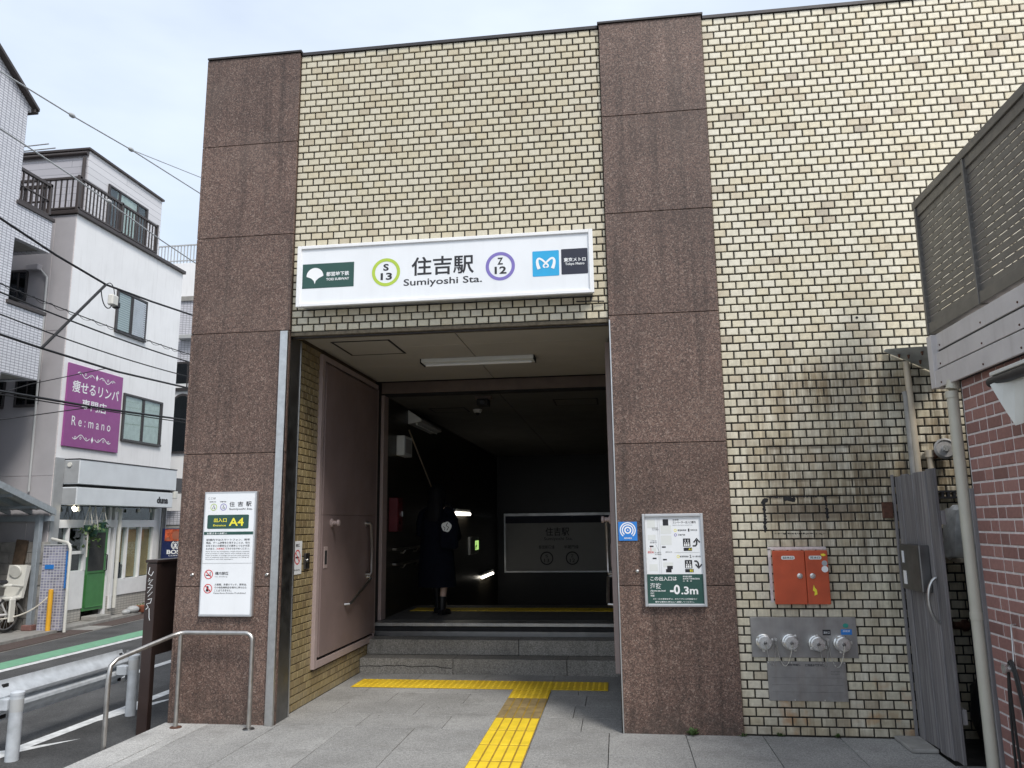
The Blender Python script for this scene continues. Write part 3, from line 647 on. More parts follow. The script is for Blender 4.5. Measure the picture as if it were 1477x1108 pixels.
MB().prism([(0, 0), (.2, .03), (.2, .07), (0, .21)], (XL + .004, 11.235, 3.168), XU, ZU, YU, .012).build('end_cap', m_lgreyp, d)
d = thing('speaker_box', 'grey speaker box on the dark passage wall under the light fitting', 'speaker', (XL, 10.86, 2.65))
MB().cbox(XL + .004, XL + .12, 10.63, 11.05, 2.65, 2.93, .006).build('case', m_lgreyp, d); MB().box(XL + .1205, XL + .123, 10.67, 11.01, 2.69, 2.89).build('grille', m_greyp, d)
tag(MB().tube([(XL + .05, 11.12, 3.06), (XL + .05, 12.62, 2.26)], .012, 8).build('cable_conduit', m_conduit, None, True), 'thin slanting conduit pipe running down the passage wall', 'pipe')
d = thing('extinguisher_box', 'dark red fire extinguisher box on the passage wall', 'extinguisher box', (XL, 10.42, 1.6))
MB().cbox(XL + .004, XL + .13, 10.30, 10.55, 1.60, 2.05, .006).build('case', simple('deep red enamel', (.09, .008, .012), .4), d); MB().cbox(XL + .131, XL + .134, 10.34, 10.51, 1.66, 1.99, .001).build('door', simple('deep red enamel door', (.11, .009, .014), .35), d); MB().cbox(XL + .135, XL + .15, 10.48, 10.50, 1.8, 1.87, .003).build('handle', m_steel, d)
for z, lb in ((1.36, 'upper passage handrail along the brick wall beside the walking person'), (1.16, 'lower passage handrail along the brick wall beside the walking person')):
    d = thing('handrail', lb, 'handrail', (XL, 10.5, z))
    MB().tube([(XL + .01, 10.50, z), (XL + .06, 10.50, z), (XL + .08, 10.53, z), (XL + .08, 11.75, z), (XL + .08, 17.9, z - 3.45)], .018, 8).build('rail', m_rail, d, True)
    for yy in (10.9, 11.6): MB().tube([(XL + .005, yy, z - .06), (XL + .05, yy, z - .06), (XL + .08, yy, z - .015)], .01, 6).build('bracket', m_rail, d, True)
for y0, y1, z, lb in ((14.4, 15.9, 1.86, 'upper lit tube lamp on the descending passage wall'), (17.3, 18.85, .5, 'lower lit tube lamp on the descending passage wall')):
    d = thing('stair_lamp', lb, 'light', (XL, y0, z))
    MB().cbox(XL + .004, XL + .07, y0, y1, z + .06, z + .11, .004).build('housing', m_greyp, d); MB().tube([(XL + .06, y0 + .03, z + .02), (XL + .06, y1 - .03, z + .02)], .03, 8).build('tube', m_tube, d, True)
d = thing('exit_sign', 'green lit emergency exit sign deep in the passage', 'sign', (XL, 16.3, 1.2))
MB().cbox(XL + .004, XL + .05, 16.0, 17.0, 1.06, 1.42, .004).build('case', m_greyp, d)
MB().box(XL + .051, XL + .054, 16.55, 16.95, 1.14, 1.33).build('lit_panel', m_exit, d)
pv = MB(); stroke(pv, [(.08, .04), (.14, .10), (.22, .10), (.28, .18)], .035, (XL + .0555, 16.45, 1.12), YU, ZU); stroke(pv, [(.2, .04), (.3, .12)], .03, (XL + .0555, 16.45, 1.12), YU, ZU); pv.build('running_figure', m_green, d)
d = thing('security_camera', 'small black security camera under the portal beam', 'camera', (-1.75, 10.35, 3.40))
MB().cbox(-1.86, -1.64, 10.28, 10.40, 3.352, 3.399, .004).build('mount', m_beam, d); MB().cbox(-1.83, -1.67, 10.22, 10.42, 3.26, 3.35, .01).build('body', m_dark, d); MB().lathe((-1.75, 10.22, 3.30), (0, -1, 0), [(.03, 0), (.03, .02)], 12).build('lens', m_black, d)
d = thing('smoke_detector', 'round smoke detector on the passage ceiling behind the camera', 'detector', (-2.05, 11.55, 3.40))
MB().lathe((-2.05, 11.55, 3.399), (0, 0, -1), [(.07, 0), (.07, .02), (.05, .05)], 16).build('base', m_plastic, d, True); MB().lathe((-2.05, 11.55, 3.348), (0, 0, -1), [(.035, 0), (.03, .02), (.012, .04)], 12).build('sensor', m_dark, d, True)
# end wall name board
d = thing('name_board', 'dim station name board on the end wall down the stairs', 'sign', (-1.5, 19.95, .48))
MB().cbox(-2.87, -.04, 19.93, 19.99, .46, 1.93, .006).build('frame', m_alu, d); MB().box(-2.83, -.08, 19.925, 19.929, .50, 1.86).build('panel', m_dimsign, d); MB().box(-2.83, -.08, 19.920, 19.9245, 1.68, 1.86).build('top_band', simple('navy band', (.02, .025, .05)), d)
o_ = (-2.83, 19.918, .50); k = MB()
text(k, '住吉駅', (1.02, .86, 1.62, 1.07), o_, XU, ZU, .012); text(k, 'Sumiyoshi Sta.', (.98, .73, 1.70, .83), o_, XU, ZU, .005)
text(k, '都営新宿線', (.84, .54, 1.24, .63), o_, XU, ZU, .01); text(k, '半蔵門線', (1.48, .54, 1.84, .63), o_, XU, ZU, .01)
for cx, a, n in ((1.04, 'S', '13'), (1.68, 'Z', '12')):
    addring(k, (cx, .31), .135, .165, o_, XU, ZU); text(k, a, (cx - .035, .33, cx + .035, .40), o_, XU, ZU, .01); text(k, n, (cx - .065, .21, cx + .065, .30), o_, XU, ZU, .01)
tag(k.build('lettering', m_black, d), kind='stuff')
# ================================================================== SIGNS ON THE STATION
d = thing('station_sign', 'long white lightbox station name sign above the entrance', 'sign', (-1.5, 6.75, 3.69))
MB().box(-2.86, -.145, 6.69, 6.84, 3.71, 4.27).build('box', m_alu, d)
f = MB(); f.cbox(-2.89, -2.852, 6.655, 6.69, 3.69, 4.28, .004).cbox(-.172, -.133, 6.655, 6.69, 3.69, 4.28, .004).cbox(-2.852, -.172, 6.655, 6.69, 4.248, 4.28, .004).cbox(-2.852, -.172, 6.655, 6.69, 3.69, 3.722, .004)
f.build('frame', m_whitepaint, d)
MB().box(-2.852, -.172, 6.672, 6.688, 3.722, 4.248).build('panel', m_white, d)
def O(y): return (0, y, 0)
y1, y2 = 6.6705, 6.669
g = MB().flat([(-2.838, 3.866), (-2.34, 3.866), (-2.34, 4.103), (-2.838, 4.103)], O(y1), XU, ZU); lg = g.build('logo_plate', m_green, d)
g = MB(); c = (-2.716, 3.987)                              # ginkgo-like fan
fan = [(-2.716, 3.906), (-2.726, 3.938), (-2.752, 3.962), (-2.797, 3.980)] + [(c[0] + .0815 * math.cos(math.radians(a)), 3.983 + .08 * math.sin(math.radians(a))) for a in range(180, -1, -12)] + [(-2.680, 3.962), (-2.706, 3.938)]
g.flat(fan, O(y2), XU, ZU); text(g, '都営地下鉄', (-2.607, 3.975, -2.385, 4.018), O(y2), XU, ZU, .02); text(g, 'TOEI SUBWAY', (-2.606, 3.934, -2.384, 3.958), O(y2), XU, ZU, .02)
g.build('logo_lettering', m_white_txt, lg)
g = MB(); addring(g, (-2.034, 3.984), .104, .134, O(y1), XU, ZU, 48); g.build('line_ring', m_lime, d)
g = MB(); addring(g, (-.970, 3.982), .104, .134, O(y1), XU, ZU, 48); g.build('line_ring', m_violet, d)
for nm_, st_, bx_, bo_ in (('line_letter', 'S', (-2.060, 3.998, -2.008, 4.064), .03), ('station_number', '13', (-2.084, 3.910, -1.976, 3.978), .03),
        ('line_letter', 'Z', (-.996, 3.997, -.944, 4.063), .03), ('station_number', '12', (-1.022, 3.910, -.914, 3.980), .03),
        ('station_name', '住吉駅', (-1.793, 3.932, -1.212, 4.112), .016), ('romanised_name', 'Sumiyoshi Sta.', (-1.866, 3.824, -1.138, 3.907), .012)):
    g = MB(); text(g, st_, bx_, O(y1), XU, ZU, bo_); tag(g.build(nm_, m_black, d), kind='stuff')
g = MB().flat(rrect(-.677, 3.866, -.438, 4.103, .008), O(y1), XU, ZU); bl = g.build('logo_plate', m_cyan, d)
g = MB(); cx, cz = -.5575, 3.985                          # winged M made of two crossing strokes
for sg_ in (1, -1):
    P = [(-.060, -.050), (-.072, -.015), (-.077, .020), (-.070, .042), (-.055, .047), (-.035, .036), (-.015, .018), (.005, -.002), (.020, -.018), (.018, -.033), (.0, -.038)]
    W = [.030, .027, .023, .019, .018, .018, .017, .016, .014, .013, .012]
    C_ = []; 
    for i in range(len(P) - 1):
        p0, p1, p2, p3 = P[max(i - 1, 0)], P[i], P[i + 1], P[min(i + 2, len(P) - 1)]
        for q in range(4):
            t = q / 4; f_ = lambda a, b, c, e: .5 * (2 * b + (c - a) * t + (2 * a - 5 * b + 4 * c - e) * t * t + (3 * b - a - 3 * c + e) * t ** 3)
            C_.append(((f_(p0[0], p1[0], p2[0], p3[0]), f_(p0[1], p1[1], p2[1], p3[1])), W[i] + (W[i + 1] - W[i]) * t))
    stroke(g, [(cx + sg_ * c_[0][0], cz + c_[0][1]) for c_ in C_], [c_[1] for c_ in C_], O(y2 - .0003 * sg_), XU, ZU)
g.build('emblem', m_white_txt, bl)
g = MB().flat(rrect(-.418, 3.872, -.182, 4.109, .008), O(y1), XU, ZU); bk = g.build('logo_plate', m_offblack, d)
g = MB(); text(g, '東京メトロ', (-.396, 3.988, -.200, 4.026), O(y2), XU, ZU, .02); text(g, 'Tokyo Metro', (-.384, 3.950, -.213, 3.980), O(y2), XU, ZU, .015); g.build('logo_lettering', m_white_txt, bk)
# loose wires under the sign
wr = MB().tube([(-.30, 6.80, 3.655), (-.16, 6.80, 3.652), (-.05, 6.81, 3.648)], .006, 6).tube([(-.16, 6.82, 3.70), (-.17, 6.81, 3.66)], .01, 6)
tag(wr.build('sign_cable', m_cable), 'short black cable stub hanging below the lightbox sign', 'cable')

# entrance A4 sign
d = thing('entrance_sign', 'tall white A4 entrance information sign on the left granite pillar', 'sign', (-3.48, 6.79, .91))
MB().cbox(-3.735, -3.232, 6.758, 6.799, .908, 2.008, .005).build('frame', m_alu, d)
MB().box(-3.718, -3.249, 6.7545, 6.7575, .928, 1.990).build('panel', m_white, d)
W_, H_ = .469, 1.062; o_ = (-3.718, 6.7530, .928)
def bx(u0, v0, u1, v1): return (u0 * W_, (1 - v1) * H_, u1 * W_, (1 - v0) * H_)
k = MB()
text(k, 'ここは', (.05 * W_, .955 * H_, .20 * W_, .972 * H_), o_, XU, ZU); text(k, '都営新宿線', bx(.08, .062, .21, .072), o_, XU, ZU, .01); text(k, '半蔵門線', bx(.29, .062, .42, .072), o_, XU, ZU, .01)
text(k, '住', bx(.49, .068, .60, .11), o_, XU, ZU, .012); text(k, '吉', bx(.66, .068, .77, .11), o_, XU, ZU, .012); text(k, '駅', bx(.83, .068, .94, .11), o_, XU, ZU, .012)
text(k, 'Sumiyoshi Sta.', bx(.49, .122, .965, .142), o_, XU, ZU, .008)
text(k, 'S', bx(.155, .098, .185, .109), o_, XU, ZU, .01); text(k, '13', bx(.14, .113, .20, .127), o_, XU, ZU, .01); text(k, 'Z', bx(.355, .098, .385, .109), o_, XU, ZU, .01); text(k, '12', bx(.34, .113, .40, .127), o_, XU, ZU, .01)
for i, s in enumerate(('駅構内ではスマートフォン、携帯', '電話、ゲーム機等を使用することは、他の', 'お客さまとの衝突などの事故につながる恐', 'れがあり、')): text(k, s, bx(.055, .378 + i * .025, .94 if i < 3 else .25, .396 + i * .025), o_, XU, ZU, .006)
text(k, 'ですのでおやめください。', bx(.45, .453, .94, .470), o_, XU, ZU, .006)
for i, s in enumerate(('Please do not use smartphones, mobile phones, handheld', 'game consoles or other devices while walking inside the', 'station premises. It is dangerous and can cause accidents', 'such as collisions with other customers or falling off', 'the platform and other passengers.')): text(k, s, bx(.055, .480 + i * .016, .94 if i < 4 else .62, .491 + i * .016), o_, XU, ZU, .0)
text(k, '構内禁煙', bx(.27, .652, .54, .678), o_, XU, ZU, .01); text(k, 'No Smoking', bx(.27, .688, .52, .698), o_, XU, ZU)
for i, s in enumerate(('火薬類、多量のマッチ、揮発油、', 'その他危険物品を構内に持ち込む', 'ことはできません。')): text(k, s, bx(.27, .748 + i * .024, .92 if i < 2 else .62, .765 + i * .024), o_, XU, ZU, .006)
text(k, 'Hazardous Articles Prohibited', bx(.26, .820, .90, .832), o_, XU, ZU)
tag(k.build('lettering', m_black, d), kind='stuff')
k = MB().flat(rrect(*bx(.055, .178, .90, .295), .012), o_, XU, ZU); k.flat([(0, .68 * H_), (W_, .68 * H_), (W_, .655 * H_), (0, .655 * H_)], o_, XU, ZU); gp = k.build('green_plate', m_green, d)
k = MB(); o2 = (o_[0], o_[1] - .001, o_[2]); text(k, '出入口', bx(.19, .205, .45, .24), o2, XU, ZU, .02); text(k, 'Entrance', bx(.18, .258, .44, .274), o2, XU, ZU, .015); text(k, 'A4', bx(.50, .205, .80, .272), o2, XU, ZU, .02); k.build('exit_number', m_yellowp, gp)
k = MB(); text(k, 'お客さまへお願い', bx(.06, .325, .47, .342), o2, XU, ZU, .015); k.build('heading', m_white_txt, gp)
k = MB(); text(k, '大変危険', bx(.27, .453, .44, .470), o_, XU, ZU, .01)
for v in (.673, .79):
    c = (.14 * W_, (1 - v) * H_); addring(k, c, .034, .041, o_, XU, ZU, 30); stroke(k, [(c[0] - .026, c[1] + .026), (c[0] + .026, c[1] - .026)], .007, (o_[0], o_[1] - .0006, o_[2]), XU, ZU)
k.build('prohibition_sign', m_redp, d)
k = MB(); c = (.14 * W_, (1 - .673) * H_); k.flat([(c[0] - .026, c[1] - .012), (c[0] + .02, c[1] - .012), (c[0] + .02, c[1] - .003), (c[0] - .026, c[1] - .003)], o_, XU, ZU); stroke(k, [(c[0] + .018, c[1]), (c[0] + .01, c[1] + .012), (c[0] + .02, c[1] + .02)], .005, o_, XU, ZU)
c = (.14 * W_, (1 - .79) * H_); k.flat(disc((c[0] - .004, c[1] + .012), .011, 14), o_, XU, ZU); k.flat([(c[0] - .02, c[1] - .024), (c[0] + .004, c[1] - .024), (c[0] + .01, c[1] + .002), (c[0] - .014, c[1] + .002)], o_, XU, ZU); k.flat([(c[0] + .008, c[1] - .022), (c[0] + .022, c[1] - .022), (c[0] + .022, c[1] - .002)], o_, XU, ZU)
k.build('pictogram', m_black, d)
k = MB(); addring(k, (.17 * W_, (1 - .112) * H_), .026, .031, o_, XU, ZU, 30); k.build('line_ring', m_lime, d)
k = MB(); addring(k, (.37 * W_, (1 - .112) * H_), .026, .031, o_, XU, ZU, 30); k.build('line_ring', m_violet, d)
k = MB().flat([(0, .417 * H_), (W_, .417 * H_), (W_, .42 * H_), (0, .42 * H_)], o_, XU, ZU); k.build('divider', m_greyp, d)

# exit guide sign with map
d = thing('guide_sign', 'exit guide sign with map and green sea level panel on the right granite pillar', 'sign', (.455, 6.79, 1.0))
f = MB().cbox(.204, .228, 6.755, 6.799, 1.0, 1.758, .004).cbox(.685, .709, 6.755, 6.799, 1.0, 1.758, .004).cbox(.228, .685, 6.755, 6.799, 1.734, 1.758, .004).cbox(.228, .685, 6.755, 6.799, 1.0, 1.024, .004); f.build('frame', m_alu, d)
MB().box(.228, .685, 6.775, 6.785, 1.262, 1.734).build('panel', m_white, d)
gp = MB().box(.228, .685, 6.7745, 6.784, 1.024, 1.2615).build('green_panel', m_green, d)
W_, H_ = .457, .71; o_ = (.228, 6.7738, 1.024); o2 = (.228, 6.7730, 1.024)
k = MB()
text(k, 'この出入口は', bx(.06, .69, .53, .74), o2, XU, ZU, .012); text(k, '海抜', bx(.05, .765, .25, .83), o2, XU, ZU, .010); text(k, 'Above sea level', bx(.05, .843, .32, .862), o2, XU, ZU, .02); text(k, '海拔', bx(.05, .873, .12, .892), o2, XU, ZU, .02); text(k, '해발', bx(.05, .900, .12, .92), o2, XU, ZU, .02)
text(k, '-0', bx(.40, .785, .58, .895), o2, XU, ZU, .03); text(k, '.3m', bx(.60, .805, .90, .895), o2, XU, ZU, .025)
for i, s in enumerate(('東京都交通局', '東京地下鉄株式会社', '江　東　区')): text(k, s, bx(.64, .683 + i * .025, .80 if i == 0 else (.94 if i == 1 else .80), .701 + i * .025), o2, XU, ZU, .012)
text(k, '※万一の水害発生時は、あわてずに公共施設など', bx(.09, .937, .88, .955), o2, XU, ZU, .01); text(k, '堅牢な建物の3階以上へ避難してください。', bx(.13, .970, .82, .988), o2, XU, ZU, .01)
tag(k.build('sea_level_lettering', m_white_txt, gp), kind='stuff')
k = MB(); text(k, '住吉駅', bx(.504, .028, .615, .048), o_, XU, ZU, .006); text(k, 'エレベーター出入口案内', bx(.504, .054, .92, .082), o_, XU, ZU, .008); text(k, 'Elevator information Sumiyoshi Sta.', bx(.504, .096, .86, .108), o_, XU, ZU)
text(k, '都営新宿線', bx(.59, .15, .744, .17), o_, XU, ZU, .008); text(k, '1', bx(.775, .142, .80, .176), o_, XU, ZU, .02); text(k, '新宿方面', bx(.82, .15, .937, .17), o_, XU, ZU, .004); text(k, '半蔵門線', bx(.59, .205, .72, .224), o_, XU, ZU, .008)
text(k, '都営新宿線', bx(.605, .453, .76, .473), o_, XU, ZU, .008); text(k, '2', bx(.78, .445, .81, .478), o_, XU, ZU, .02); text(k, '本八幡方面', bx(.83, .453, .975, .473), o_, XU, ZU, .004)
stroke(k, [(q[0] * W_, (1 - q[1]) * H_) for q in ((.845, .342), (.895, .342), (.915, .327), (.92, .305), (.92, .275))], .013, o_, XU, ZU); stroke(k, [(q[0] * W_, (1 - q[1]) * H_) for q in ((.865, .303), (.92, .258), (.975, .303))], .012, o2, XU, ZU)
stroke(k, [(q[0] * W_, (1 - q[1]) * H_) for q in ((.86, .517), (.90, .517), (.925, .535), (.932, .56), (.932, .585))], .013, o_, XU, ZU); stroke(k, [(q[0] * W_, (1 - q[1]) * H_) for q in ((.88, .553), (.933, .598), (.988, .553))], .012, o2, XU, ZU)
for u0, v0 in ((.675, .256), (.69, .504)): k.flat(rrect(*bx(u0, v0, u0 + .13, v0 + .095), .003), o_, XU, ZU)
for u0, v0, n_ in ((.68, .362, 'A1'), (.69, .607, 'B2'), (.325, .03, ''), (.345, .607, ''), (.37, .57, ''), (.325, .067, '')): k.flat(rrect(*bx(u0, v0, u0 + .15 if n_ else u0 + .10, v0 + .037), .002), o_, XU, ZU)
for u0, v0 in ((.07, .335), (.115, .475), (.29, .345), (.30, .49)): k.flat(rrect(*bx(u0, v0, u0 + .07, v0 + .016), .001), o_, XU, ZU)
for u0, v0, s in ((.12, .125, '住吉神社'), (.12, .145, '公園'), (.08, .275, '小学校'), (.08, .295, '図書館'), (.15, .41, '大通り'), (.16, .43, '新大橋通り'), (.35, .405, '都営住宅')): text(k, s, bx(u0, v0, u0 + .12, v0 + .013), o_, XU, ZU)
tag(k.build('map_lettering', m_black, d), kind='stuff')
k = MB()
for q in ((.04, .03, .185, .13), (.04, .21, .185, .27), (.05, .36, .185, .41), (.05, .55, .20, .63), (.28, .10, .47, .20), (.28, .22, .47, .33), (.30, .53, .48, .585), (.04, .66, .19, .67)): k.flat(rrect(*bx(*q), .002), (o_[0], 6.7745, o_[2]), XU, ZU)
tag(k.build('map_block', m_lgreyp, d), kind='stuff')
k = MB(); stroke(k, [bx(.225, 0, .225, 0)[:1] + (H_ * .99,), (.235 * W_, .34 * H_)], .002, o_, XU, ZU); stroke(k, [(.26 * W_, .99 * H_), (.265 * W_, .34 * H_)], .002, o_, XU, ZU); stroke(k, [(.18 * W_, .68 * H_), (.25 * W_, .58 * H_)], .0025, o_, XU, ZU); k.flat(rrect(*bx(.51, .416, .965, .419), .0005), o_, XU, ZU); tag(k.build('map_line', m_greyp, d), kind='stuff')
k = MB(); text(k, '現在地', bx(.03, .40, .14, .425), o_, XU, ZU, .012); stroke(k, [(.09 * W_, .66 * H_), (.09 * W_, .60 * H_)], .003, o_, XU, ZU); k.build('here_mark', m_redp, d)
k = MB(); addring(k, (.545 * W_, (1 - .16) * H_), .008, .012, o_, XU, ZU, 20); addring(k, (.575 * W_, (1 - .463) * H_), .008, .012, o_, XU, ZU, 20)
for u0, v0, n_ in ((.68, .362, 'A1'), (.69, .607, 'B2')): text(k, n_, bx(u0 + .085, v0 + .006, u0 + .14, v0 + .031), o2, XU, ZU, .02)
tag(k.build('exit_mark', m_yellowp, d), kind='stuff')
k = MB(); addring(k, (.545 * W_, (1 - .214) * H_), .008, .012, o_, XU, ZU, 20); k.build('line_ring', m_violet, d)
k = MB()
for u0, v0 in ((.675, .256), (.69, .504)):
    for dx in (.03, .065, .10): k.flat(disc(((u0 + dx) * W_, (1 - v0 - .052) * H_), .005, 10), o2, XU, ZU); k.flat(rrect(*bx(u0 + dx - .012, v0 + .062, u0 + dx + .012, v0 + .09), .001), o2, XU, ZU)
    stroke(k, [((u0 + .04) * W_, (1 - v0 - .04) * H_), ((u0 + .04) * W_, (1 - v0 - .012) * H_)], .005, o2, XU, ZU); stroke(k, [((u0 + .09) * W_, (1 - v0 - .04) * H_), ((u0 + .09) * W_, (1 - v0 - .012) * H_)], .005, o2, XU, ZU)
tag(k.build('lift_pictogram', m_white_txt, d), kind='stuff')
# blue sticker plate
d = thing('blue_plate', 'small blue square plate with white concentric rings beside the entrance edge', 'sign', (.083, 6.795, 1.54))
MB().cbox(.004, .162, 6.793, 6.799, 1.537, 1.695, .001).build('plate', m_blue, d)
k = MB(); o_ = (0, 6.7922, 0)
for r0, r1 in ((.018, .030), (.040, .050), (.058, .067)): addring(k, (.083, 1.625), r0, r1, o_, XU, ZU, 30, math.radians(-50) if r0 > .03 else 0, math.radians(230) if r0 > .03 else 2 * math.pi)
k.flat(disc((.083, 1.625), .006, 10), o_, XU, ZU); text(k, '携帯電話', (.05, 1.552, .116, 1.565), o_, XU, ZU, .01); k.build('rings', m_white_txt, d)
# small metal eye bolts in the granite
for i, (x, z, lb) in enumerate(((-3.83, 1.27, 'tiny chrome anchor bolt left of the entrance sign'), (.151, 1.285, 'tiny chrome anchor bolt below the blue plate'), (-3.12, 1.27, 'tiny chrome anchor bolt right of the entrance sign'))):
    tag(MB().lathe((x, 6.80, z), (0, -1, 0), [(.014, 0), (.014, .01), (.007, .016), (.007, .03)], 10).build('anchor_bolt', m_steel, None, True), lb, 'bolt')
# plate on the reveal
d = thing('no_smoking_plate', 'white no smoking plate on the ochre brick reveal', 'sign', (-3.03, 7.25, 1.25))
MB().cbox(-3.045, -3.034, 7.148, 7.36, 1.24, 1.55, .001).build('plate', m_white, d)
k = MB(); o_ = (-3.033, 7.148, 1.24); addring(k, (.106, .16), .058, .070, o_, YU, ZU, 30); stroke(k, [(.062, .205), (.15, .115)], .012, (-3.0326, 7.148, 1.24), YU, ZU); k.build('prohibition_ring', m_redp, d)
k = MB(); text(k, '禁煙', (.06, .255, .15, .285), o_, YU, ZU, .015); text(k, 'No Smoking', (.04, .03, .17, .05), o_, YU, ZU, .01); k.flat([(.06, .15), (.14, .15), (.14, .165), (.06, .165)], o_, YU, ZU); tag(k.build('lettering', m_black, d), kind='stuff')
d = thing('key_switch', 'small black key switch box beside the no smoking plate', 'switch', (-3.04, 7.47, 1.28))
MB().cbox(-3.045, -3.02, 7.42, 7.53, 1.28, 1.43, .003).build('case', m_steel_d, d); MB().lathe((-3.02, 7.475, 1.36), (1, 0, 0), [(.018, 0), (.018, .008)], 12).build('lock', m_steel, d)

# ================================================================== FIRE EQUIPMENT ON THE BRICK WALL
d = thing('hydrant_cabinet', 'orange red two door hydrant cabinet on the brick wall', 'cabinet', (1.465, 6.83, 1.02))
MB().box(1.262, 1.672, 6.79, 6.835, 1.03, 1.44).build('case', m_redbox, d)
for x0, x1 in ((1.25, 1.503), (1.508, 1.684)):
    dr = MB().cbox(x0, x1, 6.768, 6.789, 1.02, 1.447, .004).build('door', m_redbox, d)
    kx = 1.455 if x0 < 1.4 else 1.555
    MB().lathe((kx, 6.768, 1.245), (0, -1, 0), [(.022, 0), (.022, .006), (.012, .008), (.010, .018)], 14).build('lock', m_caps, dr, True)
    lx = (1.318, 1.425) if x0 < 1.4 else (1.535, 1.635)
    pl = MB(); pl.flat(rrect(lx[0], 1.375, lx[1], 1.405, .012), (0, 6.7665, 0), XU, ZU); pl.build('name_plate', m_lgreyp, dr)
    pl = MB(); text(pl, '採水口' if x0 < 1.4 else '放水口', (lx[0] + .012, 1.382, lx[1] - .012, 1.399), (0, 6.7655, 0), XU, ZU, .02); pl.build('lettering', m_black, dr)
    if x0 > 1.4:
        for cz_, r_, mm in ((1.345, .022, m_zinc), (1.298, .026, m_white_txt)): MB().flat(disc((1.655, cz_), r_, 16), (0, 6.7664, 0), XU, ZU).build('sticker', mm, dr)
        MB().flat([(1.63, 1.418), (1.655, 1.422), (1.672, 1.41), (1.655, 1.40), (1.635, 1.404)], (0, 6.7664, 0), XU, ZU).build('sticker', m_yellowp, dr)
        MB().flat([(1.548, 1.13), (1.558, 1.175), (1.567, 1.15), (1.58, 1.135), (1.582, 1.10), (1.557, 1.09), (1.563, 1.12)], (0, 6.7664, 0), XU, ZU).build('paint_chip', m_yellowp, dr)
# caulk line around it
tag(MB().box(1.225, 1.248, 6.826, 6.8295, 1.03, 1.46).box(1.225, 1.69, 6.826, 6.8295, 1.452, 1.475).build('sealant', m_mortar_w), 'cracked pale sealant line around the orange cabinet', 'sealant')
d = thing('fire_inlet_plate', 'steel fire hose inlet plate with four round capped inlets', 'fire inlet', (1.46, 6.83, .6))
MB().cbox(1.048, 1.874, 6.818, 6.829, .600, .916, .002).build('plate', m_steel_plate, d)
for i, x in enumerate((1.140, 1.345, 1.550, 1.742)):
    z = .725 - (.008 if i > 1 else 0)
    cp = MB().lathe((x, 6.818, z), (0, -1, 0), [(.062, 0), (.062, .035), (.052, .04), (.052, .062), (.058, .064), (.058, .09), (.050, .098), (.0, .10)], 24).build('inlet_cap', m_caps, d, True)
    lg = MB()
    for a in (20, 140, 260): t = math.radians(a + i * 37); lg.cbox(x + .062 * math.cos(t) - .010, x + .062 * math.cos(t) + .010, 6.735, 6.757, z + .062 * math.sin(t) - .010, z + .062 * math.sin(t) + .010, .003)
    lg.build('lug', m_caps, cp)
    MB().lathe((x, 6.718, z), (0, -1, 0), [(.014, 0), (.012, .012), (.006, .02)], 10).build('boss', m_steel_d, cp, True)
    sg = -1 if i in (1, 3) else 1
    x2 = (1.238 if i < 2 else 1.642)
    MB().tube(bezier([(x, 6.70, z - .005), (x + (x2 - x) * .3, 6.72, z - .22), (x2 - (x2 - x) * .2, 6.78, z - .26), (x2, 6.812, .74)], 14), .0028, 5).build('chain', m_caps, cp)
for x in (1.238, 1.642): MB().lathe((x, 6.818, .742), (0, -1, 0), [(.012, 0), (.012, .02)], 10).build('chain_stud', m_caps, d, True)
k = MB().flat([(1.61, .775), (1.672, .775), (1.672, .818), (1.61, .818)], (0, 6.8168, 0), XU, ZU); pl = k.build('black_label', m_black, d)
k = MB(); text(k, '送水口', (1.617, .786, 1.665, .806), (0, 6.8158, 0), XU, ZU, .01); k.build('lettering', m_white_txt, pl)
k = MB().flat([(1.752, .780), (1.836, .780), (1.836, .822), (1.752, .822)], (0, 6.8168, 0), XU, ZU); pl = k.build('blue_label', m_blue, d)
k = MB(); text(k, '点検済', (1.765, .80, 1.822, .816), (0, 6.8158, 0), XU, ZU, .005); k.build('lettering', m_white_txt, pl)
MB().flat([(1.792 + .022 * math.cos(t * .3927), .851 + .017 * math.sin(t * .3927)) for t in range(16)], (0, 6.8168, 0), XU, ZU).build('green_label', simple('teal sticker', (.03, .28, .22), .4), d)
d = thing('steel_notice_plate', 'plain stainless notice plate below the fire hose inlets', 'plate', (1.465, 6.83, .267))
MB().cbox(1.160, 1.770, 6.822, 6.829, .267, .570, .001).build('plate', m_steel_plate, d)
k = MB(); text(k, '消防用設備', (1.315, .535, 1.425, .552), (0, 6.8208, 0), XU, ZU, .02); text(k, '連結送水管放水口', (1.455, .533, 1.605, .552), (0, 6.8208, 0), XU, ZU, .02)
tag(k.build('lettering', m_black, d), kind='stuff')
k = MB()
for zz in (.445, .39, .335): k.box(1.19, 1.735, 6.8205, 6.8215, zz, zz + .0012)
text(k, '東京都交通局', (1.65, .49, 1.72, .50), (0, 6.8208, 0), XU, ZU); text(k, '東京消防庁', (1.65, .47, 1.72, .48), (0, 6.8208, 0), XU, ZU)
k.build('engraving', m_steel_d, d)
k = MB()
for x, z in ((1.17, .56), (1.35, .56), (1.58, .56), (1.76, .56), (1.36, .275), (1.59, .275)): k.lathe((x, 6.822, z), (0, -1, 0), [(.006, 0), (.005, .003)], 8)
k.build('screws', m_caps, d)
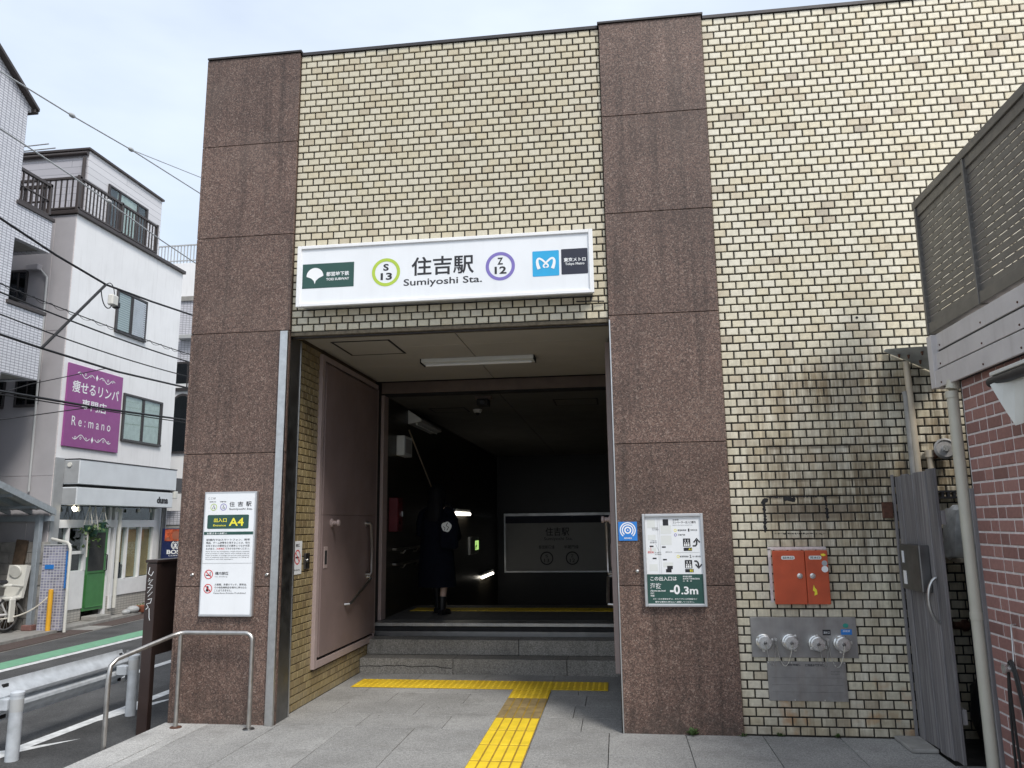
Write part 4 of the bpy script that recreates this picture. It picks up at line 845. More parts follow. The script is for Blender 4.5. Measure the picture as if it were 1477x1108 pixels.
# remains of a removed notice (black adhesive outline)
k = MB(); rr_ = random.Random(3)
def blot(x0, z0, x1, z1, n, wd):
    for i in range(n):
        t = i / n; x = x0 + (x1 - x0) * t + rr_.uniform(-.004, .004); z = z0 + (z1 - z0) * t + rr_.uniform(-.004, .004); s = wd * rr_.uniform(.3, 1.1)
        k.flat([(x + s * rr_.uniform(.6, 1.2) * math.cos(a) * 1.1, z + s * rr_.uniform(.6, 1.2) * math.sin(a)) for a in [q * .8976 for q in range(7)]], (0, 6.8285 - .0003 * rr_.random(), 0), XU, ZU)
blot(1.225, 1.865, 1.218, 1.595, 60, .013); blot(1.72, 1.88, 1.725, 1.70, 34, .012); blot(1.25, 1.885, 1.72, 1.885, 60, .008); blot(1.40, 1.87, 1.47, 1.86, 16, .022); blot(1.30, 1.585, 1.70, 1.578, 46, .006); blot(1.215, 1.84, 1.25, 1.87, 14, .022)
tag(k.build('adhesive_remains', m_dark), 'black adhesive marks of a removed notice above the orange cabinet', 'marks')
tag(MB().cbox(2.155, 2.235, 6.80, 6.829, 1.70, 1.83, .003).build('iron_hinge_plate', m_rust), 'rusty brown hinge plate on the brick wall beside the wooden gate', 'plate')
# wall holes
k = MB(); [k.lathe((x, 6.829, z), (0, -1, 0), [(.012, 0), (.01, .004)], 8) for x, z in ((1.22, 3.33), (2.10, 3.40), (2.07, 2.66))]
tag(k.build('anchor_holes', m_dark), 'three dark anchor holes high in the brick wall', 'marks', kind='stuff')

# ================================================================== RIGHT SIDE: gate, alley, neighbour house
d = thing('wooden_gate', 'weathered grey wooden gate of vertical boards in the alley opening', 'gate', (2.27, 6.40, .02))
yb = [6.78, 6.665, 6.53, 6.40, 6.27, 6.14, 6.0]
for i, (a, b) in enumerate(zip(yb, yb[1:])):
    MB().cbox(2.262 + (.006 if i % 2 else 0), 2.292, b + .002, a - .002, .02 + .01 * (i % 3), 2.03 + .012 * (i % 2) + (.01 if i > 3 else 0), .004).build('board', m_gate, d)
MB().cbox(2.293, 2.325, 6.0, 6.78, .30, .40, .003).build('brace', m_gate, d); MB().cbox(2.293, 2.325, 6.0, 6.78, 1.65, 1.75, .003).build('brace', m_gate, d)
lb = MB().cbox(2.19, 2.261, 6.20, 6.61, 1.16, 1.50, .006).build('letter_box', m_steel_d, d)
MB().box(2.188, 2.1895, 6.22, 6.44, 1.18, 1.48).build('front_panel', m_steel_d, lb); MB().box(2.1865, 2.1895, 6.52, 6.56, 1.36, 1.45).build('name_tag', m_white, lb); MB().box(2.1865, 2.1895, 6.50, 6.56, 1.20, 1.30).build('label', m_whitepaint, lb)
MB().tube([(2.262, 6.12, 1.27)] + bezier([(2.25, 6.12, 1.27), (2.18, 6.13, 1.22), (2.18, 6.13, 1.02), (2.25, 6.14, .96)], 10) + [(2.262, 6.14, .96)], .011, 8).build('handle', m_steel, d, True)
tag(MB().cbox(2.245, 2.26, 6.79, 6.828, .0, 2.05, .002).build('gate_post', m_gate), 'narrow grey post between the brick wall and the wooden gate', 'post')
tag(MB().cbox(2.08, 2.27, 6.42, 6.80, .002, .03, .006).build('gate_sill', m_kerb), 'dirty stone sill at the foot of the wooden gate', 'sill')

nh = thing('neighbour_house', 'brick clad neighbouring house with weathered white boards along its upper edge', 'house', (3.4, 4.0, 0))
NX = 2.5
MB().box(NX + .0055, 9, -4, 5.95, -.3, 3.08).build('house_wall', m_mortar_w, nh)
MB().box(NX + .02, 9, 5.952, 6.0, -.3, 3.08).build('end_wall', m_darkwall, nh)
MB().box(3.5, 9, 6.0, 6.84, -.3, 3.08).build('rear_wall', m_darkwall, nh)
PZR = .085; r = 0; z = 2.66; srcs = {}
while z > -.05:
    y = 5.93; pat = [.205, .115] if r % 2 == 0 else [.115, .205]; i = 0
    while y > 2.3:
        L = pat[i % 2]; a, b = y - L + .015, y
        if b > 5.93: b = 5.93
        key = round(b - a, 3)
        if key > .02:
            if key not in srcs:
                v_, f_ = brick_block(b - a, PZR - .014, .013)
                m_ = MB(); m_.add([(p[1] + .0, -p[0], p[2]) for p in v_], f_); srcs[key] = o_ = m_.build('brick', m_redbrick, org=(0, 0, 0)); o_.parent = nh
                o_.location = Vector((NX + .013, (a + b) / 2, z)) - ORG[nh]
            elif y > 4.35: inst(srcs[key], 'brick', nh, (NX + .013 + random.uniform(-.001, .001), (a + b) / 2, z))
            else:
                if 'rest' not in srcs: srcs['rest'] = MB()
                v_, f_ = brick_block(b - a, PZR - .014, .013); srcs['rest'].add([(p[1] + NX + .013, -p[0] + (a + b) / 2, p[2] + z) for p in v_], f_)
        y -= L; i += 1
    z -= PZR; r += 1
tag(srcs['rest'].build('wall_bricks', m_redbrick, nh), kind='stuff')
bd = random.Random(5)
for z0, z1, xo, ylast in ((2.665, 2.795, .065, 6.22), (2.813, 2.938, .045, 6.25), (2.960, 3.078, .03, 6.27)):
    y = ylast
    while y > 0:
        L = 1.42 if z0 < 2.7 else 1.9
        b = MB(); b.cbox(NX - xo, NX - xo + .022, max(y - L, -.5) + .003, y, z0 + bd.uniform(-.006, .003), z1 + bd.uniform(-.004, .006), .003); bo = b.build('weather_board', m_board, nh)
        sc_ = MB()
        for yy in (y - .12, y - .8, y - 1.3): sc_.lathe((NX - xo, yy, z0 + .03), (-1, 0, 0), [(.008, 0), (.006, .005)], 8)
        sc_.build('nail_heads', m_rust, bo); y -= L
MB().box(NX - .02, NX + .02, 0, 6.20, 2.67, 3.08).build('board_backing', m_darkwall, nh)
MB().cbox(NX - .07, NX + .3, 6.20, 6.285, 2.67, 3.08, .004).build('end_board', m_board, nh)
# louvre fence on top
lf = thing('louvre_fence', 'dark bronze louvre fence standing on top of the white boards', 'fence', (2.5, 4.5, 3.11))
MB().cbox(2.455, 2.55, 1.0, 6.36, 4.155, 4.215, .003).build('top_rail', m_louvre, lf); MB().cbox(2.47, 2.54, 1.0, 6.34, 4.08, 4.154, .002).build('upper_rail', m_louvre, lf); MB().cbox(2.465, 2.54, 1.0, 6.34, 3.11, 3.195, .003).build('bottom_rail', m_louvre, lf)
for y in (6.32, 5.445, 4.57, 3.70, 2.82, 1.95): MB().cbox(2.458, 2.545, y - .016, y + .016, 3.105, 4.154, .002).build('post', m_louvre, lf)
sl = None
for i in range(16):
    z = 3.199 + i * .0552
    for (a, b) in ((5.461, 6.304), (4.586, 5.429), (3.716, 4.554), (2.836, 3.684), (1.966, 2.804)):
        if sl is None or abs((b - a) - sl[0]) > .004:
            b_ = MB(); L = b - a; b_.prism([(0, 0), (.010, 0), (.013, .0468), (.003, .0468)], (-.02, -L / 2, 0), XU, ZU, YU, L); o_ = b_.build('slat', m_louvre, org=(0, 0, 0)); o_.parent = lf; o_.location = Vector((2.50, (a + b) / 2, z)) - ORG[lf]; sl = (L, o_)
        else: inst(sl[1], 'slat', lf, (2.50, (a + b) / 2, z))
MB().box(2.535, 2.5365, 5.5, 5.6, 3.2, 3.3)
# alley: structure above and objects
d = thing('corrugated_roof', 'small torn corrugated sheet roof over the alley', 'roof sheet', (2.55, 6.5, 2.95))
b = MB(); n = 26
P0, P1, Q1 = Vector((2.285, 6.826, 3.095)), Vector((2.74, 6.826, 2.85)), Vector((2.58, 6.24, 3.0)); Q0 = Vector((2.30, 6.80, 3.10))
for i in range(n):
    ta, tb = i / n, (i + 1) / n
    for j in range(4):
        fa, fb = j / 4, (j + 1) / 4
        pt_ = lambda t, f_: P0.lerp(P1, t).lerp(Q0.lerp(Q1, t), f_) + Vector((0, 0, .009 * math.sin(f_ * 26 + t * 2)))
        b.quad(pt_(ta, fa), pt_(tb, fa), pt_(tb, fb), pt_(ta, fb))
b.build('sheet', m_zinc, d)
k = MB()
for t_, f_ in ((.25, .4), (.4, .5), (.6, .35), (.6, .8), (.8, .3), (.8, .7), (.92, .5)):
    q = P0.lerp(P1, t_).lerp(Q0.lerp(Q1, t_), f_); k.lathe(q, (0, 0, -1), [(.012, 0), (.006, .03)], 8)
k.build('roof_bolts', m_rust, d)
def pipe(label, pts, r, m, cat='pipe', name='conduit_pipe', n=12): return tag(MB().tube(pts, r, n).build(name, m, None, True), label, cat)
pipe('long cream conduit pipe coming down the brick wall from the corrugated roof', [(2.447, 6.79, 2.99), (2.458, 6.79, 2.0), (2.458, 6.79, 1.2)], .026, m_conduit)
pipe('shorter stained grey pipe beside the cream conduit', [(2.415, 6.80, 2.74), (2.42, 6.80, 2.70), (2.418, 6.80, 1.2)], .022, m_kerb)
d = thing('standpipe', 'thin cream water pipe with a tap behind the wooden gate', 'pipe', (2.56, 6.79, .6))
MB().tube([(2.556, 6.79, 2.20), (2.565, 6.79, .60)], .024, 10).build('pipe', m_conduit, d, True); MB().lathe((2.556, 6.79, 2.185), (0, 0, 1), [(.034, 0), (.034, .06)], 12).build('cap', m_conduit, d, True)
MB().lathe((2.60, 6.79, .86), (1, 0, 0), [(.03, 0), (.03, .06), (.045, .07), (.045, .1), (.02, .13)], 12).build('tap', m_rust, d, True)
d = thing('round_lamp', 'round caged wall lamp beside the beige downpipe', 'lamp', (2.74, 6.75, 2.25))
MB().tube([(2.58, 6.80, 2.20), (2.61, 6.78, 2.22), (2.65, 6.76, 2.24)], .035, 10).build('bracket', m_rust, d, True)
MB().lathe((2.665, 6.77, 2.245), (-.15, -1, .1), [(.07, 0), (.082, .02), (.086, .045), (.07, .06), (.068, .05), (.0, .052)], 22).build('globe', m_steel_plate, d, True); MB().lathe((2.658, 6.72, 2.25), (-.15, -1, .1), [(.03, 0), (.026, .03)], 14).build('centre_cap', m_caps, d, True)
d = thing('shelf_bracket', 'black perforated bracket rail across the alley wall', 'bracket', (2.65, 6.76, 1.87))
b = MB().box(2.54, 2.9, 6.76, 6.80, 1.85, 1.865).box(2.54, 2.9, 6.76, 6.80, 1.90, 1.915)
for i in range(8): b.box(2.56 + i * .045, 2.58 + i * .045, 6.762, 6.798, 1.865, 1.90)
b.build('rail', m_black, d)
d = thing('storage_shelf', 'pipe shelf in the dark alley carrying a printed sack', 'shelf', (2.75, 6.6, 1.4))
MB().cbox(2.57, 3.3, 6.45, 6.79, 1.36, 1.39, .003).build('board', m_conduit, d)
for x in (2.6, 3.25): MB().tube([(x, 6.45, 0), (x, 6.45, 1.36)], .015, 8).build('leg', m_black, d, True)
b = MB(); rb = random.Random(9)
bm = bmesh.new(); bmesh.ops.create_cube(bm, size=1); bmesh.ops.subdivide_edges(bm, edges=bm.edges[:], cuts=4, use_grid_fill=True)
for v in bm.verts:
    p = v.co; q = Vector((p.x, p.y, p.z)); l_ = max(abs(p.x), abs(p.y), abs(p.z)); rr = q.normalized() * .62; q = q.lerp(rr, .45); q *= 1 + rb.uniform(-.06, .06)
    a = .28; q = Vector((q.x * .19, q.y * .24, q.z * .40)); v.co = Vector((2.665 + q.x + q.z * .14, 6.62 + q.y, 1.58 + q.z))
bm.verts.index_update(); b.add([v.co for v in bm.verts], [[v.index for v in f.verts] for f in bm.faces]); bm.free()
sk = thing('cement_sack', 'white printed cement sack standing on the alley shelf', 'sack', (2.7, 6.62, 1.39)); b.build('sack', m_bag, sk, True)
k = MB(); stroke(k, [(2.62, 1.55), (2.67, 1.52), (2.70, 1.44)], .02, (0, 6.475, 0), XU, ZU); k.build('print_band', m_redp, sk)
for x, y, z, sx, sz, lb in ((2.72, 6.5, .30, .17, .28, 'dark crumpled refuse bag on the alley floor'), (2.95, 6.55, .75, .2, .25, 'dark bundle piled under the alley shelf')):
    bm = bmesh.new(); bmesh.ops.create_icosphere(bm, subdivisions=3, radius=1)
    for v in bm.verts: v.co = Vector((x + v.co.x * sx * (1 + rb.uniform(-.1, .1)), y + v.co.y * .16 * (1 + rb.uniform(-.1, .1)), z + v.co.z * sz * (1 + rb.uniform(-.1, .1))))
    b = MB(); bm.verts.index_update(); b.add([v.co for v in bm.verts], [[v.index for v in f.verts] for f in bm.faces]); bm.free(); tag(b.build('refuse_bag', m_black, None, True), lb, 'bag')
d = thing('downpipe', 'beige vinyl downpipe at the corner of the brick house', 'pipe', (2.44, 5.98, 0))
MB().tube([(2.47, 5.98, 2.68), (2.455, 5.98, 2.62)] , .045, 16).tube([(2.45, 5.98, 2.60), (2.445, 5.98, -.02)], .039, 16).build('pipe', m_pipe, d, True)
for z in (2.555, 1.0): MB().lathe((2.447, 5.98, z), (0, 0, 1), [(.0435, 0), (.0435, .05)], 16).build('collar', m_pipe, d, True)
tag(MB().cbox(2.475, 2.515, 5.935, 5.965, -.02, 1.9, .003).build('corner_post', m_gate), 'dark wooden post against the corner of the brick house', 'post')
# rolled awning and cloth
d = thing('rolled_awning', 'black awning roller with pale hanging cloth on the brick house', 'awning', (2.42, 4.6, 2.5))
MB().tube([(2.40, 5.27, 2.545), (2.40, 3.6, 2.545)], .032, 14).build('roller', m_black, d, True); MB().cbox(2.38, 2.44, 3.6, 5.24, 2.58, 2.605, .004).build('cover', m_awn, d)
b = MB(); ncol = 20
for i in range(ncol):
    ya = 5.17 - i * .08; yb_ = ya - .08; wx = lambda y: 2.40 + .025 * math.sin(y * 13)
    low = lambda y: 2.52 - .30 * min(1, (5.17 - y) / .16 + .05) + .10 * min(1, max(0, (5.0 - y) / .5)) + .02 * math.sin(y * 9)
    za, zb = low(ya), low(yb_)
    for j in range(3):
        f0, f1 = j / 3, (j + 1) / 3
        b.quad((wx(ya) - .01 * j, ya - .10 * (0 if i else 1) * 0, 2.53 + (za - 2.53) * f0), (wx(yb_) - .01 * j, yb_, 2.53 + (zb - 2.53) * f0), (wx(yb_) - .01 * (j + 1), yb_, 2.53 + (zb - 2.53) * f1), (wx(ya) - .01 * (j + 1), ya, 2.53 + (za - 2.53) * f1))
b.build('cloth', m_awn, d, True)
d = thing('wall_hose', 'black hose hanging in loops from a hook on the red brick wall', 'hose', (2.45, 5.55, .9))
MB().tube([(2.505, 5.55, 1.02), (2.47, 5.55, 1.02), (2.46, 5.55, .78), (2.44, 5.55, .74), (2.43, 5.56, .78)], .006, 8).build('hook', m_steel, d, True)
for dy, zl, xo in ((.085, -.02, .0), (.05, .06, .015)):
    MB().tube(bezier([(2.46 + xo, 5.55 + dy + .05, zl), (2.45, 5.55 + dy + .02, .5), (2.44 - xo, 5.55 + dy, 1.03 - xo), (2.44 - xo, 5.55 - dy, 1.03 - xo), (2.45, 5.55 - dy - .03, .5), (2.46 + xo, 5.55 - dy - .06, zl)], 22), .0085, 8).build('loop', m_rubber, d, True)
MB().lathe((2.445, 5.55, .75), (-1, 0, 0), [(.022, 0), (.018, .03), (.03, .04), (.03, .05)], 10).build('nozzle', m_caps, d, True)
# weeds
def weed(x, y, label, n=14, s=.05, seed=1):
    rw = random.Random(seed); b = MB()
    for i in range(n):
        a = rw.uniform(0, 6.28); t = rw.uniform(.3, 1.3); L = s * rw.uniform(.6, 1.2); dr = Vector((math.cos(a) * math.cos(t), math.sin(a) * math.cos(t) * .7, math.sin(t))); sd = dr.cross(ZU).normalized() * L * .22; p0 = Vector((x + rw.uniform(-.01, .01), y, .0)); p1 = p0 + dr * L * .6; p2 = p0 + dr * L + Vector((0, 0, -L * .12))
        b.add([p0, p1 + sd, p2, p1 - sd], [(0, 1, 2, 3)])
    tag(b.build('weed', m_leaf), label, 'weed')
weed(.535, 6.775, 'small green weed at the foot of the right granite pillar', 20, .07, 1); weed(1.22, 6.81, 'low weed at the foot of the brick wall near the pillar', 14, .045, 2); weed(1.66, 6.81, 'mossy weed at the foot of the brick wall below the plates', 16, .045, 3); weed(.93, 6.78, 'tiny weed at the right corner of the granite pillar', 10, .04, 4)
# ================================================================== LEFT: handrail, board, guard rail
d = thing('forecourt_handrail', 'bent stainless handrail standing in front of the left granite pillar', 'handrail', (-3.5, 6.66, 0))
arc = lambda c, r, a0, a1, ax, n=6: [Vector(c) + r * (math.cos(math.radians(a0 + (a1 - a0) * i / n)) * ax + math.sin(math.radians(a0 + (a1 - a0) * i / n)) * ZU) for i in range(n + 1)]
dv = Vector((-.20, -.62, -.155))
pts = [Vector((-3.165, 6.66, 0))] + arc((-3.235, 6.66, .715), .07, 0, 90, XU) + [Vector((-3.78, 6.66, .787)), Vector((-3.83, 6.645, .782)), Vector((-3.87, 6.58, .765)), Vector((-4.04, 6.10, .655)), Vector((-4.06, 6.045, .61)), Vector((-4.06, 6.03, .5)), Vector((-4.06, 6.03, -.22))]
MB().tube(pts, .019, 12).build('rail', m_rail, d, True)
MB().tube([(-3.825, 6.655, 0), (-3.825, 6.655, .775)], .019, 12).build('post', m_rail, d, True)
for x in (-3.165, -3.825): MB().lathe((x, 6.658, .0015), (0, 0, 1), [(.05, 0), (.048, .006), (.022, .01)], 16).build('base_flange', m_steel_d if x > -3.5 else m_rust, d, True)
d = thing('bulletin_board', 'dark brown steel notice board with scratched graffiti beside the left pillar', 'notice board', (-4.42, 7.8, -.2))
MB().cbox(-4.49, -4.385, 7.13, 7.20, -.22, 1.36, .004).build('post', m_brownsteel, d); MB().cbox(-4.49, -4.385, 9.15, 9.22, -.22, 1.36, .004).build('post', m_brownsteel, d)
MB().cbox(-4.475, -4.40, 7.20, 9.15, .50, 1.37, .004).build('panel', m_brownsteel, d); MB().cbox(-4.50, -4.375, 7.12, 9.23, 1.362, 1.39, .004).build('cap', m_brownsteel, d)
k = MB(); o_ = (-4.437, 7.1285, .86)
for P in ([(-.02, .46), (-.03, .40), (.0, .38), (.02, .42)], [(-.015, .36), (-.03, .33), (.02, .35), (-.02, .30), (.02, .29)], [(-.03, .27), (.02, .28), (-.03, .22), (.025, .23), (-.02, .19)], [(-.02, .16), (.02, .17), (.01, .13), (-.03, .12), (-.01, .09), (-.035, .07)], [(.0, .08), (.005, .0), (.012, -.03)]):
    stroke(k, P, .006, o_, XU, ZU)
k.build('graffiti', m_white_txt, d)
d = thing('guard_rail', 'white corrugated steel guard rail on round posts along the road edge', 'guard rail', (-5.2, 7, -.2))
ctl = [(-.05, .42), (-.045, .395), (-.02, .365), (.025, .335), (.045, .305), (.04, .28), (.005, .262), (-.005, .25), (.005, .238), (.04, .22), (.045, .195), (.02, .165), (-.03, .135), (-.045, .11), (-.05, .085)]
for y0, y1 in ((-3.0, 2.30), (2.25, 6.44), (6.36, 8.05)):
    b = MB(); e = .004 if y0 == 2.25 else 0
    v = [(-5.235 + x + e, y, z) for y in (y0, y1) for x, z in ctl] + [(-5.239 + x + e, y, z) for y in (y0, y1) for x, z in ctl]; n = len(ctl)
    b.add(v, [(i, i + 1, n + i + 1, n + i) for i in range(n - 1)] + [(2 * n + i, 3 * n + i, 3 * n + i + 1, 2 * n + i + 1) for i in range(n - 1)] + [(0, n, 3 * n, 2 * n), (n - 1, 3 * n - 1, 4 * n - 1, 2 * n - 1)])
    b.build('beam', m_grail, d, True)
    k = MB()
    for yy in (y0 + .05, y1 - .06):
        for zz in (.375, .125): k.cbox(-5.27, -5.248, yy - .018, yy + .018, zz - .016, zz + .016, .004)
    tag(k.build('bolts', m_dark, d), kind='stuff')
b = MB()
for i in range(9):
    a0, a1 = math.radians(-90 + i * 20), math.radians(-70 + i * 20)
    b.quad((-5.235, 8.05 + .14 * math.cos(a0), .25 + .165 * math.sin(a0)), (-5.235, 8.05 + .14 * math.cos(a1), .25 + .165 * math.sin(a1)), (-5.235, 8.05, .25 + .165 * math.sin(a1)), (-5.235, 8.05, .25 + .165 * math.sin(a0)))
b.build('end_terminal', m_grail, d)
for y in (.3, 3.3, 6.31, 7.86):
    x = -5.065 if y < 7 else -5.02
    p = MB().tube([(x, y, -.22), (x, y, .33 if y < 7 else .38)], .052, 20).build('post', m_grail, d, True)
    MB().lathe((x, y, .33 if y < 7 else .38), (0, 0, 1), [(.055, -.012), (.055, .012), (.042, .022), (.0, .026)], 20).build('cap', m_grail, p, True)
    MB().lathe((x, y, .19 if y < 7 else .25), (0, 0, 1), [(.0532, 0), (.0532, .10)], 20).build('reflector_band', m_greyp, p, True)
    MB().cbox(x - .16, x - .05, y - .05, y + .05, .20, .29, .004).build('bracket', m_grail, p)
# ================================================================== WHITE SHOP BUILDING ACROSS THE ROAD
FX = -10.8
wb = thing('white_building', 'white stuccoed three storey shop building across the road', 'building', (-12.5, 15.85, -.15))
MB().box(-19, FX - .001, 13.87, 17.85, 2.55, 8.06).box(-19, FX - 1.85, 13.87, 17.85, -.3, 2.55).box(FX - 1.85, FX - .02, 13.87, 13.98, -.3, 2.55).box(FX - 1.85, FX - .02, 17.5, 17.85, -.3, 2.55).build('wall', m_wall_w, wb)
MB().cbox(-19.1, FX + .06, 13.80, 17.90, 8.06, 8.14, .006).build('parapet_cap', m_rail_br, wb)
# end wall of grey siding panels
xs = [-10.805, -11.27, -12.2, -13.1, -14.0]; zs = [-.2, 2.70, 5.6, 8.055]
for a, b in zip(xs[1:], xs):
    for z0, z1 in zip(zs, zs[1:]): MB().cbox(a + .006, b - .006, 13.845, 13.868, z0 + .006, z1 - .006, .003).build('siding_panel', m_panel_g, wb)
MB().box(-14, -10.8, 13.855, 13.869, -.2, 8.05).build('panel_joint', m_mortar_w, wb)
tag(MB().tube([(-11.75, 13.80, 6.93), (-11.5, 13.80, 6.93), (-11.30, 13.80, 6.72), (-11.25, 13.80, 2.4)], .022, 8).build('conduit_pipe', m_greyp, None, True), 'thin grey downpipe on the grey end wall of the white building', 'pipe')
tag(MB().cbox(-11.72, -11.45, 13.70, 13.844, 6.86, 6.98, .01).build('vent_hood', m_panel_g), 'grey vent hood high on the end wall of the white building', 'vent')
def win_x(y0, y1, z0, z1, X, parent, split=(.5,), inside=m_curtain, fr=m_bronze, t=.05, gl=m_glass, depth=.10, name='window'):   # window in a wall facing +X
    f = MB(); f.cbox(X - .03, X + .035, y0 - t, y1 + t, z1, z1 + t, .004).cbox(X - .03, X + .05, y0 - t, y1 + t, z0 - t, z0, .004).cbox(X - .03, X + .035, y0 - t, y0, z0, z1, .004).cbox(X - .03, X + .035, y1, y1 + t, z0, z1, .004)
    fo = f.build(name, fr, parent); ed = [0.] + list(split) + [1.]
    for i, (a, b) in enumerate(zip(ed, ed[1:])):
        ya, yb_ = y0 + (y1 - y0) * a, y0 + (y1 - y0) * b
        s = MB(); s.box(X - .005 + .008 * (i % 2), X + .018 + .008 * (i % 2), ya, ya + .04, z0, z1).box(X - .005 + .008 * (i % 2), X + .018 + .008 * (i % 2), yb_ - .04, yb_, z0, z1); s.build('sash', fr, fo)
        MB().box(X + .004 + .008 * (i % 2), X + .008 + .008 * (i % 2), ya + .04, yb_ - .04, z0, z1).build('pane', gl, fo)
    MB().box(X - .02, X - .0005, y0, y1, z0, z1).build('room', m_room, fo) if inside is None else None
    return fo
w1 = win_x(15.86, 17.27, 3.63, 4.60, FX, wb)
b = MB(); n = 36
for i in range(n):
    ya, yb_ = 15.87 + 1.39 * i / n, 15.87 + 1.39 * (i + 1) / n; o1 = lambda i: .004 * math.sin(i * 2.1)
    b.quad((FX + .002, ya, 3.64), (FX + .002 + .0015 * (i % 2), yb_, 3.64), (FX + .002 + .0015 * (i % 2), yb_, 4.60), (FX + .002, ya, 4.60))
b.build('curtain', m_curtain, w1)
w2 = win_x(15.36, 16.38, 5.98, 6.86, FX, wb)
for i in range(17): MB().cbox(FX + .029, FX + .036, 15.90, 16.36, 5.995 + i * .05, 5.995 + i * .05 + .038, .002).build('shutter_slat', m_alu, w2)
for i in range(17): MB().cbox(FX + .001, FX + .0035, 15.40, 15.86, 5.995 + i * .05, 5.995 + i * .05 + .038, .001).build('shutter_slat', m_greyp, w2)
# parapet railing of the roof terrace
rl = thing('terrace_railing', 'dark brown terrace railing along the roof of the white building', 'railing', (FX, 15.5, 8.14))
MB().cbox(FX - .08, FX - .02, 13.88, 16.70, 8.86, 8.91, .004).cbox(FX - .08, FX - .02, 13.88, 16.70, 8.20, 8.24, .004).cbox(-12.6, FX - .08, 13.88, 13.94, 8.86, 8.91, .004).cbox(-12.6, FX - .08, 13.88, 13.94, 8.20, 8.24, .004).build('rail', m_rail_br, rl)
pp = MB().cbox(FX - .08, FX - .02, 13.87, 13.95, 8.14, 8.93, .004).build('post', m_rail_br, rl)
for y in (15.3, 16.66): MB().cbox(FX - .08, FX - .02, y, y + .06, 8.14, 8.93, .004).build('post', m_rail_br, rl)
bar = MB().box(-.012, .012, -.012, .012, 8.24, 8.86).build('baluster', m_rail_br, org=(0, 0, 8.14)); bar.parent = rl; bar.location = Vector((FX - .05, 14.05, 8.14)) - ORG[rl]
for i in range(1, 24): inst(bar, 'baluster', rl, (FX - .05, 14.05 + i * .112, 8.14))
for i in range(13): inst(bar, 'baluster', rl, (FX - .20 - i * .13, 13.91, 8.14))
# rooftop room
ph = thing('rooftop_room', 'pale clad rooftop room set back on the white building', 'building', (-12.5, 16.5, 8.1))
MB().box(-16, -11.601, 15.11, 17.99, 8.06, 10.14).build('wall', m_clap, ph); MB().box(-16, -11.62, 15.09, 15.108, 8.06, 9.95).build('end_wall', m_clapx, ph)
MB().cbox(-16, -11.55, 15.04, 18.03, 10.14, 10.195, .005).build('roof_edge', m_rail_br, ph)
MB().tube([(-16, 15.05, 10.06), (-11.6, 15.05, 10.06)], .045, 10).build('gutter', m_rail_br, ph, True); MB().tube([(-11.66, 15.04, 9.95), (-11.66, 15.04, 8.1)], .04, 8).build('downpipe', m_rail_br, ph, True)
wp = win_x(15.88, 17.34, 8.62, 9.62, -11.6, ph, (.26, .76), m_curtain)
MB().box(-11.599, -11.597, 16.2, 17.0, 8.63, 9.61).build('curtain', m_curtain, wp); MB().box(-11.599, -11.5975, 15.89, 16.19, 8.63, 9.61).build('room', m_room, wp); MB().box(-11.599, -11.5975, 17.01, 17.33, 8.63, 9.61).build('room', m_room, wp)
# end wall windows
for x0, x1, z0, z1 in ((-12.13, -11.79, 6.30, 6.86), (-11.74, -11.31, 4.11, 4.61), (-12.45, -12.04, 4.09, 4.58)):
    f = MB(); f.cbox(x0 - .03, x1 + .03, 13.81, 13.86, z1, z1 + .05, .003).cbox(x0 - .03, x1 + .03, 13.80, 13.86, z0 - .05, z0, .003).cbox(x0 - .04, x0, 13.81, 13.86, z0, z1, .003).cbox(x1, x1 + .04, 13.81, 13.86, z0, z1, .003); fo = f.build('window', m_bronze, wb)
    MB().box(x0, x1, 13.835, 13.84, z0, z1).build('pane', m_glass_d, fo); MB().box(x0, x1, 13.842, 13.8445, z0, z1).build('room', m_room, fo); MB().box((x0 + x1) / 2 - .015, (x0 + x1) / 2 + .015, 13.825, 13.834, z0, z1).build('sash', m_bronze, fo)
# purple advertising panel
d = thing('purple_sign', 'purple wall sign with white Japanese lettering on the white building', 'sign', (FX, 14.84, 3.30))
MB().cbox(FX + .001, FX + .04, 13.975, 15.71, 3.298, 4.968, .004).build('panel', m_purple, d)
o_ = (FX + .042, 13.975, 3.298); k = MB(); text(k, '痩せるリンパ', (.14, 1.10, 1.62, 1.35), o_, YU, ZU, .012); tag(k.build('first_line', m_white_txt, d), kind='stuff')
k = MB(); text(k, '専門店', (.46, .78, 1.24, 1.00), o_, YU, ZU, .012); tag(k.build('second_line', m_white_txt, d), kind='stuff')
k = MB(); text(k, 'R e : m a n o', (.20, .43, 1.42, .62), o_, YU, ZU, .0); tag(k.build('shop_name', m_white_txt, d), kind='stuff')
k = MB()
for zc, sg in ((1.50, 1), (.19, -1)):
    for s in (1, -1):
        stroke(k, [(.86 + s * (.08 + .52 * t), zc + sg * (.05 * math.sin(t * 9) - .02)) for t in [i / 18 for i in range(19)]], .016, o_, YU, ZU)
        for c_ in (.20, .36, .52): stroke(k, [(.86 + s * c_ + .03 * math.cos(a * .7) * (1 - a / 14), zc + .035 * math.sin(a * .7) * (1 - a / 14)) for a in range(10)], .012, o_, YU, ZU)
    k.flat([(.86, zc + .07), (.90, zc), (.86, zc - .07), (.82, zc)], o_, YU, ZU)
tag(k.build('flourish', m_white_txt, d), kind='stuff')
